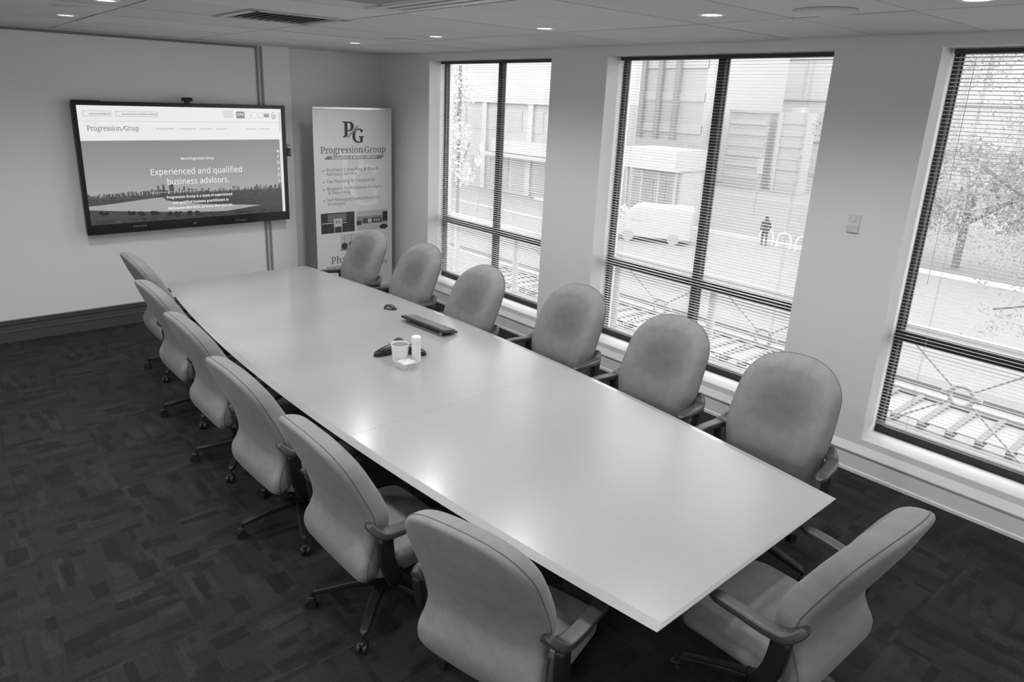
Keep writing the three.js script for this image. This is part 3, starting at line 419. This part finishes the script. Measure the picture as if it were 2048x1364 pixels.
  part('top_rail', rb(W + 0.01, 0.032, 0.022, 0.006, 0, y0 + HB + 0.004, 0), alu, t);
  part('base_cassette', rb(W + 0.04, 0.075, 0.13, 0.02, 0, 0.0375, -0.01), alu, t);
  part('pole', bar([0, 0.06, -0.04], [0, y0 + HB, -0.012], 0.009), alu, t);
  for (const s of [-1, 1]) part('foot', rb(0.05, 0.01, 0.3, 0.004, s * 0.3, 0.005, 0), alu, t);
  const sw = thing('light_switch', 'small white light switch plate on the pier beside the near window', 'switch', [-0.004, 1.68, 5.872]);
  part('plate', rb(0.009, 0.118, 0.074, 0.003, 0, 0, 0), std(0.7, 0.35), sw); part('rocker', rb(0.008, 0.03, 0.016, 0.002, -0.006, 0.028, 0).rotateZ(0.0), std(0.8, 0.3), sw); part('lower_shell', rb(0.014, 0.05, 0.072, 0.003, -0.004, -0.034, 0), std(0.66, 0.35), sw);
}
// ------------------------------------------------------------------ things on the table
{
  const k = thing('keyboard', 'black wired-style keyboard raised on feet near the window side of the table', 'keyboard', [-1.885, TY, 3.757], -1.475);
  const tilt = 0.17, body = rb(0.5, 0.016, 0.135, 0.006, 0, 0, 0).rotateX(-tilt).translate(0, 0.026, 0);
  part('case', body, std(0.02, 0.3), k);
  const keys = []; for (let r = 0; r < 6; r++) for (let i = 0; i < 21; i++) { if (r === 5 && i > 4 && i < 9) continue; keys.push(rb(0.018, 0.008, 0.016, 0.002, -0.225 + i * 0.0222, 0.011, 0.045 - r * 0.0195, 1)); }
  keys.push(rb(0.085, 0.008, 0.016, 0.002, -0.08, 0.011, 0.045 - 5 * 0.0195, 1));
  const kc = part('keycaps', merge(keys).rotateX(-tilt).translate(0, 0.026, 0), std(0.17, 0.4), k); kc.userData.kind = 'stuff';
  part('front_edge', rb(0.496, 0.004, 0.012, 0.0018, 0, 0.0085, -0.058).rotateX(-tilt).translate(0, 0.026, 0), std(0.3, 0.3), k);
  for (const s of [-1, 1]) part('foot', rb(0.022, 0.034, 0.008, 0.002, s * 0.2, 0.016, 0.056), std(0.2, 0.4), k);
  const m = thing('computer_mouse', 'small dark computer mouse left of the keyboard', 'mouse', [-1.875, TY, 3.205], 0.5);
  const sh = new THREE.SphereGeometry(1, 28, 18, 0, Math.PI * 2, 0, Math.PI / 2); { const p = sh.attributes.position; for (let i = 0; i < p.count; i++) { const z = p.getZ(i), w = 0.031 - 0.004 * z; p.setXYZ(i, Math.sign(p.getX(i)) * Math.pow(Math.abs(p.getX(i)), 0.85) * w, p.getY(i) * (0.036 - 0.007 * z), z * 0.057); } sh.computeVertexNormals(); }
  part('shell', [sh], std(0.022, 0.25), m); part('wheel', cyl(0.008, 0.008, 0.006, 0, 0, 0, 14).rotateZ(Math.PI / 2).translate(0, 0.030, 0.026), std(0.2, 0.4), m); part('thumb_panel', rb(0.006, 0.012, 0.05, 0.002, -0.029, 0.014, 0), std(0.25, 0.3), m); part('base', rb(0.052, 0.004, 0.1, 0.0015, 0, 0.002, 0), blackM, m);
  const ph = thing('conference_phone', 'black three-armed conference phone behind the white cup', 'phone', [-2.335, TY, 4.06], 0);
  const star = (() => { const P = [], idx = [], N = 72, R = 12; for (let j = 0; j <= R; j++) for (let i = 0; i < N; i++) { const a = 2 * Math.PI * i / N, c = Math.cos(1.5 * (a - Math.PI)), lobe = 0.062 + 0.138 * Math.pow(Math.abs(c), 9), u = j / R, r = lobe * Math.sin(u * Math.PI / 2), edge = r / 0.2, hgt = 0.066 - 0.026 * Math.min(1, Math.pow(edge, 1.4)); P.push(r * Math.cos(a), hgt * Math.pow(Math.cos(u * Math.PI / 2), 0.35) * (j === R ? 0 : 1) + (j === R ? 0.006 : 0), r * Math.sin(a)); } for (let j = 0; j < R; j++) for (let i = 0; i < N; i++) { const a = j * N + i, b = j * N + (i + 1) % N, c = a + N, d = b + N; idx.push(a, b, d, a, d, c); } const g = new THREE.BufferGeometry(); g.setAttribute('position', new THREE.Float32BufferAttribute(P, 3)); g.setIndex(idx); g.computeVertexNormals(); g.setAttribute('uv', new THREE.Float32BufferAttribute(new Float32Array(P.length / 3 * 2), 2)); return g; })();
  part('body', star, std(0.014, 0.3, { side: THREE.DoubleSide }), ph); part('speaker_grille', lathe([[0.0001, 0.066], [0.03, 0.065], [0.048, 0.06], [0.052, 0.052]], 28), std(0.06, 0.4), ph);
  for (const a of [1.05, 3.14 + 1.3]) part('keypad', rb(0.05, 0.006, 0.036, 0.002).rotateY(-a).translate(0.075 * Math.cos(a), 0.045, 0.075 * Math.sin(a)), std(0.35, 0.3), ph);
  part('trim_ring', new THREE.TorusGeometry(0.07, 0.006, 8, 40).rotateX(Math.PI / 2).translate(0, 0.02, 0), std(0.3, 0.3), ph);
  const cup = thing('cup', 'white tapered cup with a grey inside beside the stack of coasters', 'cup', [-2.43, TY, 4.215]);
  part('wall', lathe([[0.0001, 0.004], [0.046, 0.004], [0.047, 0], [0.0475, 0.002], [0.058, 0.113], [0.059, 0.117], [0.0575, 0.1185], [0.0545, 0.117], [0.053, 0.1], [0.045, 0.012], [0.0001, 0.01]], 40), std(0.8, 0.35), cup); part('lid_disc', cyl(0.0535, 0.053, 0.004, 0, 0.107, 0, 36), std(0.2, 0.5), cup);
  const tb = thing('canister', 'tall slim white cylindrical tube standing in front of the conference phone', 'canister', [-2.352, TY, 4.285]);
  part('body', lathe([[0.0001, 0], [0.028, 0], [0.0295, 0.002], [0.0295, 0.155], [0.029, 0.157]], 32), std(0.8, 0.4), tb); part('cap', lathe([[0.0303, 0.150], [0.0303, 0.17], [0.0285, 0.173], [0.024, 0.1715], [0.0001, 0.1715]], 32), std(0.84, 0.35), tb);
  const names = ['bottom', 'middle', 'top'];
  for (let i = 0; i < 3; i++) { const c = thing('coaster', `square white coaster, ${names[i]} one of the stack beside the cup`, 'coaster', [-2.449 + (i - 1) * 0.002, TY + i * 0.0115, 4.318], 0.06 + [0.0, 0.05, -0.03][i], 'stacked square coasters'); part('plate', rb(0.1, 0.008, 0.096, 0.003, 0, 0.004, 0), std(0.62, 0.4), c); part('pad', rb(0.09, 0.0035, 0.086, 0.001, 0, 0.0097, 0), std(i === 2 ? 0.66 : 0.3, 0.6), c); }
}
// ------------------------------------------------------------------ outdoors, one storey below
const G0 = -5.5;
{
  const paveT = dataMap(256, (u, v) => 0.9 + 0.1 * (rnd() - 0.5) + 0.05 * fbm(u * 6, v * 6));
  struct('ground', boxUV(b2(WT, 130, G0 - 0.3, G0, -130, 40)), std(0.25, 0.9, { map: rep(paveT, 0.3) }));
  struct('road', boxUV(b2(35.6, 54, G0, G0 + 0.02, -34, 30)), std(0.19, 0.9));
  struct('kerb_1', b2(35.1, 35.6, G0, G0 + 0.14, -34, 30), std(0.5, 0.8));
  struct('kerb_2', b2(28.2, 28.7, G0, G0 + 0.14, -70, -25), std(0.34, 0.8));
  struct('kerb_3', b2(24.2, 24.6, G0, G0 + 0.1, -70, -25), std(0.36, 0.8));
  struct('outer_wall', b2(0.02, WT - 0.02, G0, -0.25, -0.3, ZN + 0.3), std(0.4, 0.9));
}
const paleM = std(0.42, 0.8), midM = std(0.39, 0.8), facadeM = std(0.34, 0.7), winM = std(0.29, 0.3), whiteOut = std(0.40, 0.6), poleM = std(0.3, 0.5);
{
  const a = thing('shop_building', 'long grey-banded shop building with a pale upper storey across the street', 'building', [36, G0, -46]);
  part('lower_wall', b2(0, 4, 0, 7.8, -24, 18), facadeM, a); part('upper_wall', b2(1, 4, 7.8, 17, -24, 18), paleM, a); part('cornice', b2(-0.3, 0.3, 7.5, 7.9, -24, 18), midM, a);
  const band = part('sign_band', b2(-0.35, 0, 3.4, 4.5, 5.5, 17.5), whiteOut, a); part('awning', b2(-1.1, 0, 3.1, 3.35, 5.5, 17.5), midM, band);
  const wg = bx(0.1, 1.7, 2.0), pg = bx(0.06, 1.5, 1.8);
  for (let i = 0; i < 16; i++) { const w = part('window', wg, midM, a); w.position.set(-0.02, 6.1, -22.5 + i * 2.55); const p = part('pane', pg, winM, w); p.position.x = -0.04; }
  for (let i = 0; i < 9; i++) { const w = part('shop_window', bx(0.1, 2.6, 2.2), midM, a); w.position.set(-0.02, 1.6, -6 + i * 2.5); const p = part('pane', bx(0.06, 2.4, 2.0), winM, w); p.position.x = -0.04; }
  for (let i = 0; i < 7; i++) part('pilaster', b2(-0.25, 0, 0, 7.5, -20 + i * 6, -19.4 + i * 6), midM, a);
  const b = thing('finned_building', 'tall pale office building with dark vertical fins seen through the middle window', 'building', [60, G0, -43]);
  part('wall', b2(0, 16, 0, 16.5, -12, 7.5), paleM, b); part('podium', b2(-0.5, 0, 0, 4.2, -12, 7.5), midM, b); for (let i = 0; i < 7; i++) part('fin', b2(-0.5, 0.1, 4.2, 16.5, -9.6 + i * 2.25, -9.05 + i * 2.25), std(0.27, 0.7), b);
  for (let i = 0; i < 3; i++) part('spandrel', b2(-0.1, 0.1, 5 + i * 3.3, 5.9 + i * 3.3, -12, 7.5), std(0.45, 0.7), b);
  const t1 = thing('office_tower', 'dark grey square tower block right of the middle window mullion', 'building', [62, G0, -31.2]);
  part('wall', b2(0, 1.6, 0, 7.4, -2.4, 2.1), std(0.36, 0.7), t1); for (let i = 0; i < 6; i++) part('window_band', b2(-0.06, 0.05, 1 + i * 1.05, 1.5 + i * 1.05, -2.2, 1.9), std(0.41, 0.4), t1); part('parapet', b2(-0.1, 1.6, 7.4, 7.7, -2.5, 2.2), midM, t1);
  const t2 = thing('office_tower', 'grey tower with a rounded top standing right of the darker square block', 'building', [62, G0, -26.5]);
  part('wall', b2(0, 1.6, 0, 7.6, -1.5, 1.3), std(0.38, 0.7), t2); part('crown', [cyl(0.75, 0.8, 0.5, 0.8, 7.85, -0.1, 24)], std(0.36, 0.7), t2); for (let i = 0; i < 6; i++) part('window_band', b2(-0.06, 0.05, 1 + i * 1.1, 1.5 + i * 1.1, -1.3, 1.1), std(0.4, 0.4), t2); part('rib', b2(-0.15, 0.05, 0, 7.6, -1.45, -1.2), paleM, t2);
  const bk = thing('pale_building', 'broad pale building filling the background behind the grey towers', 'building', [85, G0, -30]);
  part('wall', b2(0, 12, 0, 16.5, -22, 60), std(0.45, 0.8), bk); for (let i = 0; i < 12; i++) part('joint', b2(-0.1, 0.02, 0, 16.5, -20 + i * 6, -19.75 + i * 6), std(0.4, 0.8), bk); for (let i = 0; i < 3; i++) part('ledge', b2(-0.2, 0.02, 4 + i * 5, 4.3 + i * 5, -22, 60), std(0.40, 0.8), bk);
  const ks = thing('kiosk', 'low kiosk with a broad white fascia across the road', 'kiosk', [34, G0, -21.6]);
  part('fascia', b2(-0.4, 3, 3.7, 5.05, -2.2, 2.2), whiteOut, ks); part('wall', b2(0.6, 3, 0, 3.7, -2.1, 2.1), midM, ks); for (const z of [-2, -0.7, 0.7, 2]) part('post', b2(0, 0.12, 0, 3.7, z - 0.06, z + 0.06), std(0.36, 0.6), ks); for (let i = 0; i < 4; i++) part('window', b2(0.54, 0.62, 0.9, 3.0, -1.95 + i, -1.1 + i), std(0.27, 0.3), ks);
  const v = thing('van', 'white delivery van parked below the middle window', 'van', [29.4, G0, -17.5], 0.5);
  const vs = new THREE.Shape([[-2.15, 0.35], [2.05, 0.35], [2.15, 0.8], [1.95, 1.15], [1.25, 1.95], [0.9, 2.08], [-2.1, 2.08], [-2.18, 1.9]].map((p) => new THREE.Vector2(...p)));
  part('body', new THREE.ExtrudeGeometry(vs, { depth: 1.7, bevelEnabled: true, bevelSize: 0.05, bevelThickness: 0.05, bevelSegments: 2 }).translate(0, 0, -0.85).rotateY(Math.PI / 2), whiteOut, v);
  part('windscreen', bx(1.5, 0.02, 0.95).rotateX(0.85).translate(0, 1.6, -1.68), midM, v); for (const s of [-1, 1]) { part('side_window', bx(0.03, 0.5, 0.9, s * 0.91, 1.55, -0.75), midM, v); for (const z of [-1.35, 1.3]) part('wheel', cyl(0.34, 0.34, 0.2, 0, 0, 0, 22).rotateZ(Math.PI / 2).translate(s * 0.82, 0.34, z), std(0.3, 0.8), v); }
  const sg = thing('street_sign', 'pale diamond pedestrian sign on a pole seen through the far window', 'sign', [27, G0, -31.4]);
  part('pole', bar([0, 0, 0], [0, 4.9, 0], 0.045), poleM, sg);
  const dia = part('diamond_plate', bx(0.03, 0.6, 0.6).rotateX(Math.PI / 4).translate(-0.06, 3.54, 0), std(0.62, 0.5), sg); part('pictogram', [b2(-0.085, -0.075, 3.35, 3.7, -0.13, -0.07), b2(-0.085, -0.075, 3.35, 3.7, 0.05, 0.11), cyl(0.05, 0.05, 0.01, 0, 0, 0, 14).rotateZ(Math.PI / 2).translate(-0.08, 3.76, -0.1), cyl(0.05, 0.05, 0.01, 0, 0, 0, 14).rotateZ(Math.PI / 2).translate(-0.08, 3.76, 0.08)], std(0.2, 0.6), dia);
  part('square_plate', bx(0.03, 0.5, 0.38, -0.06, 4.5, 0.3), std(0.6, 0.5), sg);
  const s2 = thing('street_sign', 'narrow white plate on a thin pole near the grey towers', 'sign', [45, G0, -19.9]);
  part('pole', bar([0, 0, 0], [0, 4.6, 0], 0.05), poleM, s2); part('plate', bx(0.03, 1.1, 0.42, -0.07, 3.7, 0), whiteOut, s2);
  const lampG = (label, x, z, h) => { const l = thing('street_light', label, 'street light', [x, G0, z]); part('pole', bar([0, 0, 0], [0, h, 0], 0.09), poleM, l); part('arm', tube([[0, h, 0], [-0.5, h + 0.35, 0], [-1.6, h + 0.45, 0]], 0.05, 12, 6), poleM, l); part('lantern', rb(0.7, 0.14, 0.26, 0.05, -1.8, h + 0.42, 0), std(0.5, 0.5), l); };
  lampG('tall street light pole right of the middle window mullion', 48, -16.4, 10.5); lampG('street light pole in front of the pale background building', 56, -20, 11);
  // bicycle hoops
  const hoop = [[0, 0, -0.42], [0, 0.5, -0.42], [0, 0.78, -0.3], [0, 0.9, 0], [0, 0.78, 0.3], [0, 0.5, 0.42], [0, 0, 0.42]];
  [[35, -13.3, 'nearest the walking person'], [34.6, -11.95, 'second from the left'], [34.4, -10.7, 'third from the left'], [34.3, -9.6, 'by the window edge']].forEach(([x, z, l]) => { const o = thing('bike_hoop', 'pale steel bicycle hoop on the far pavement, ' + l, 'bike rack', [x, G0, z], 0, 'bicycle hoops'); part('hoop', tube(hoop, 0.045, 30, 8), std(0.66, 0.4), o); for (const s of [-1, 1]) part('foot_plate', cyl(0.09, 0.09, 0.015, 0, 0.008, s * 0.42, 14), midM, o); });
}
// ------------------------------------------------------------------ the walker: one continuous body
{
  const t = thing('person', 'person in dark clothes walking on the far pavement beside the bicycle hoops', 'person', [34.4, G0, -13.1], 2.2);
  const B = [[[0, 0.95, 0], [0, 1.38, 0.02], 0.15, 0.17], [[-0.17, 1.4, 0], [0.17, 1.4, 0], 0.075, 0.075], [[0, 1.42, 0.01], [0, 1.54, 0.03], 0.06, 0.055], [[0, 1.58, 0.03], [0, 1.64, 0.04], 0.09, 0.095],
    [[0.09, 0.93, 0], [0.1, 0.5, 0.12], 0.095, 0.065], [[0.1, 0.5, 0.12], [0.1, 0.08, 0.02], 0.062, 0.045], [[0.1, 0.05, 0.0], [0.1, 0.04, 0.17], 0.042, 0.035], [[-0.09, 0.93, 0], [-0.1, 0.5, -0.05], 0.095, 0.065], [[-0.1, 0.5, -0.05], [-0.1, 0.09, -0.28], 0.062, 0.045], [[-0.1, 0.07, -0.3], [-0.1, 0.04, -0.14], 0.042, 0.035],
    [[0.2, 1.38, 0], [0.26, 1.1, -0.08], 0.058, 0.048], [[0.26, 1.1, -0.08], [0.25, 0.86, 0.02], 0.045, 0.035], [[-0.2, 1.38, 0], [-0.26, 1.1, 0.04], 0.058, 0.048], [[-0.26, 1.1, 0.04], [-0.24, 0.88, 0.2], 0.045, 0.035]];
  const { MarchingCubes } = await import('three/addons/objects/MarchingCubes.js');
  const N = 76, mc = new MarchingCubes(N, blackM, false, false, 120000); mc.isolation = 0; const S = 0.95, F = (x, y, z) => { let d = 9; for (const [a, b, r0, r1] of B) { const vx = b[0] - a[0], vy = b[1] - a[1], vz = b[2] - a[2], L = vx * vx + vy * vy + vz * vz, u = Math.max(0, Math.min(1, ((x - a[0]) * vx + (y - a[1]) * vy + (z - a[2]) * vz) / L)), q = Math.hypot(x - a[0] - u * vx, y - a[1] - u * vy, z - a[2] - u * vz) - (r0 + (r1 - r0) * u), k = 0.04, h = Math.max(0, Math.min(1, 0.5 + 0.5 * (d - q) / k)); d = d * (1 - h) + q * h - k * h * (1 - h); } return d; };
  for (let k = 0; k < N; k++) for (let j = 0; j < N; j++) for (let i = 0; i < N; i++) { const c = (n) => (n - N / 2) / (N / 2) * S; mc.field[i + j * N + k * N * N] = -F(c(i), c(j) + 0.86, c(k)); }
  mc.update(); const n = mc.count, g = new THREE.BufferGeometry(); g.setAttribute('position', new THREE.Float32BufferAttribute(mc.positionArray.slice(0, n * 3).map((v) => v * S), 3)); g.setAttribute('normal', new THREE.Float32BufferAttribute(mc.normalArray.slice(0, n * 3), 3)); g.translate(0, 0.86, 0);
  part('body', g, std(0.06, 0.9), t); const hair = new THREE.SphereGeometry(0.105, 18, 12, 0, 7, 0, 1.7).translate(0, 1.63, 0.03); part('hair', hair, std(0.03, 0.8), t);
}
// ------------------------------------------------------------------ verandah frame and glazed awning under the windows
{
  const f = thing('verandah_frame', 'slim steel verandah frame with crossed rods and rings outside the windows', 'railing', [2.0, 0, 0]);
  const fm = std(0.34, 0.5);
  part('top_rail', b2(-0.03, 0.03, 0.53, 0.585, -6, 9), std(0.5, 0.5), f);
  for (const z of [-5.3, -3.0, -1.0, 0.42, 2.34, 3.72, 5.3, 7.0, 8.6]) part('post', [bar([0, G0, z], [0, 0.55, z], 0.045, 12), cyl(0.07, 0.07, 0.03, 0, -0.35, z, 14)], std(0.45, 0.5), f);
  for (const [a, b] of [[0.42, 2.34], [2.34, 3.72], [3.72, 5.0], [5.62, 6.8], [7.0, 8.6]]) {
    const m = (a + b) / 2, y = 0.06, w = (b - a) / 2;
    for (const [sy, sz] of [[1, 1], [1, -1], [-1, 1], [-1, -1]]) part('brace_rod', bar([0, y + sy * 0.07, m + sz * 0.09], [0, y + sy * 0.43, m + sz * (w - 0.06)], 0.009, 8), fm, f);
    part('ring', new THREE.TorusGeometry(0.09, 0.02, 10, 40).rotateY(Math.PI / 2).translate(0, y, m), std(0.4, 0.5), f); for (const s of [-1, 1]) part('boss', new THREE.SphereGeometry(0.03, 12, 8).translate(0, y, m + s * 0.13), fm, f);
  }
  const w = thing('awning_roof', 'pale awning roof with grey rafters and white panels below the windows', 'awning', [0, -0.8, 0]);
  part('fascia_beam', b2(4.42, 4.66, -0.1, 0.06, -8, 10), std(0.19, 0.7), w); part('gutter', b2(4.22, 4.4, -0.12, 0, -8, 10), std(0.30, 0.6), w); part('wall_flashing', b2(0.36, 3.38, -0.16, -0.1, -8, 10), std(0.2, 0.8), w);
  const rafM = std(0.17, 0.7), raf = bx(0.95, 0.09, 0.06), pan = bx(0.78, 0.012, 0.215).rotateZ(-0.05), up = bx(0.02, 0.05, 0.215);
  for (let i = 0; i < 40; i++) { const z = -2.3 + i * 0.272; const r = part('rafter', raf, rafM, w); r.position.set(3.8, -0.06, z); const p = part('panel', pan, std(0.30, 0.6), w); p.position.set(3.79, -0.05, z + 0.136); const u = part('panel_upstand', up, std(0.3, 0.7), p); u.position.set(0.4, 0.03, 0); }
}
// ------------------------------------------------------------------ trees
{
  function leaves(n, inside, size, thin = 0.35) {
    const P = [], N = [], uv = [], q = new THREE.Quaternion(), e = new THREE.Euler(), v = new THREE.Vector3();
    let made = 0, guard = 0; while (made < n && guard++ < n * 30) {
      const c = inside(); if (!c) continue; made++; e.set(rnd() * 6, rnd() * 6, rnd() * 6); q.setFromEuler(e); const L = size * (0.6 + rnd() * 0.8), W = L * thin;
      const pts = [[0, 0, -L / 2], [W / 2, 0.1 * L, 0], [0, 0, L / 2], [-W / 2, 0.1 * L, 0]].map((p) => v.set(...p).applyQuaternion(q).clone());
      for (const [a, b, d] of [[0, 1, 2], [0, 2, 3]]) { const nn = pts[b].clone().sub(pts[a]).cross(pts[d].clone().sub(pts[a])).normalize(); for (const k of [a, b, d]) { P.push(pts[k].x + c[0], pts[k].y + c[1], pts[k].z + c[2]); N.push(nn.x, nn.y, nn.z); uv.push(0, 0); } }
    }
    const g = new THREE.BufferGeometry(); g.setAttribute('position', new THREE.Float32BufferAttribute(P, 3)); g.setAttribute('normal', new THREE.Float32BufferAttribute(N, 3)); g.setAttribute('uv', new THREE.Float32BufferAttribute(uv, 2)); return g;
  }
  const clumps = (list) => { const cum = []; let sum = 0; for (const c of list) cum.push(sum += Math.pow(c[3], 2.2)); return () => { const w = rnd() * sum, c = list[cum.findIndex((q) => q >= w)], a = rnd() * 6.283, b = Math.acos(2 * rnd() - 1), r = c[3] * Math.cbrt(rnd()); return [c[0] + r * Math.sin(b) * Math.cos(a), c[1] + r * Math.cos(b) * (c[4] ?? 1), c[2] + r * Math.sin(b) * Math.sin(a)]; }; };
  const leafM = (v) => phys(v, 0.7, { side: THREE.DoubleSide, transmission: 0.3, thickness: 0 });
  function tree(label, pos, cl, n, size, v, limbs, thin) {
    const t = thing('tree', label, 'tree', pos); const fo = part('foliage', leaves(n, clumps(cl), size, thin), leafM(v), t); fo.userData.kind = 'stuff';
    part('trunk', limbs[0], std(0.16, 0.9), t); for (const l of limbs.slice(1)) part('branch', l, std(0.16, 0.9), t);
  }
  const c1 = []; for (let i = 0; i < 11; i++) c1.push([(rnd() - 0.5) * 0.5, 4.9 + i * 0.42, (rnd() - 0.5) * 0.7 + 0.15 * Math.sin(i * 1.7), 0.42]);
  tree('slender pale-leaved tree at the left of the far window', [12, G0, -14.15], c1, 1500, 0.16, 0.6, [bar([0, 0, 0], [0, 9, 0], 0.06), bar([0, 5, 0], [0.3, 6.2, 0.3], 0.025), bar([0, 7, 0], [-0.2, 8.1, -0.3], 0.02)], 0.5);
  const c2 = []; for (let i = 0; i < 60; i++) { const y = 5.5 + rnd() * 4.6; c2.push([(rnd() - 0.5) * 2.6, y, (rnd() - 0.6) * 4.6, 0.5 + rnd() * 0.35]); } for (let i = 0; i < 34; i++) c2.push([(rnd() - 0.5) * 1, 3.7 + rnd() * 1.7, -1.7 + rnd() * 2.2, 0.14 + rnd() * 0.08]);
  tree('leafy street tree filling the upper part of the near window', [10.2, G0, 5.6], c2, 24000, 0.075, 0.33, [tube([[0, 0, 0.9], [0.1, 2.5, 0.9], [0, 5, 0.8], [0.15, 7.5, 0.5], [0.1, 9.5, 0.1]], 0.11, 30, 8), tube([[0, 5, 0.8], [0.3, 6, -0.4], [0.2, 7, -1.9]], 0.035, 14, 6), tube([[0.05, 6.4, 0.6], [-0.3, 7.2, -0.6], [-0.4, 8.4, -1.4]], 0.03, 14, 6), tube([[0.05, 4.8, 0.8], [0, 4.9, 0], [0.1, 4.5, -1.2]], 0.02, 14, 6)], 0.34);
  const c3 = []; for (let i = 0; i < 44; i++) c3.push([(rnd() - 0.5) * 3, 1.9 + rnd() * 5.2, (rnd() - 0.5) * 15, 1.1]);
  tree('broad grey-green tree farther back behind the street tree', [38, G0, -4], c3, 9000, 0.34, 0.30, [bar([0, 0, 0], [0, 4, 0], 0.2), bar([0, 2, 0], [0.5, 4, -2.5], 0.1), bar([0, 2.4, 0], [-0.4, 4.4, 2.5], 0.1)], 0.4);
}
scene.traverse((o) => { if (o.isMesh) o.castShadow = o.receiveShadow = true; });
renderer.render(scene, camera);
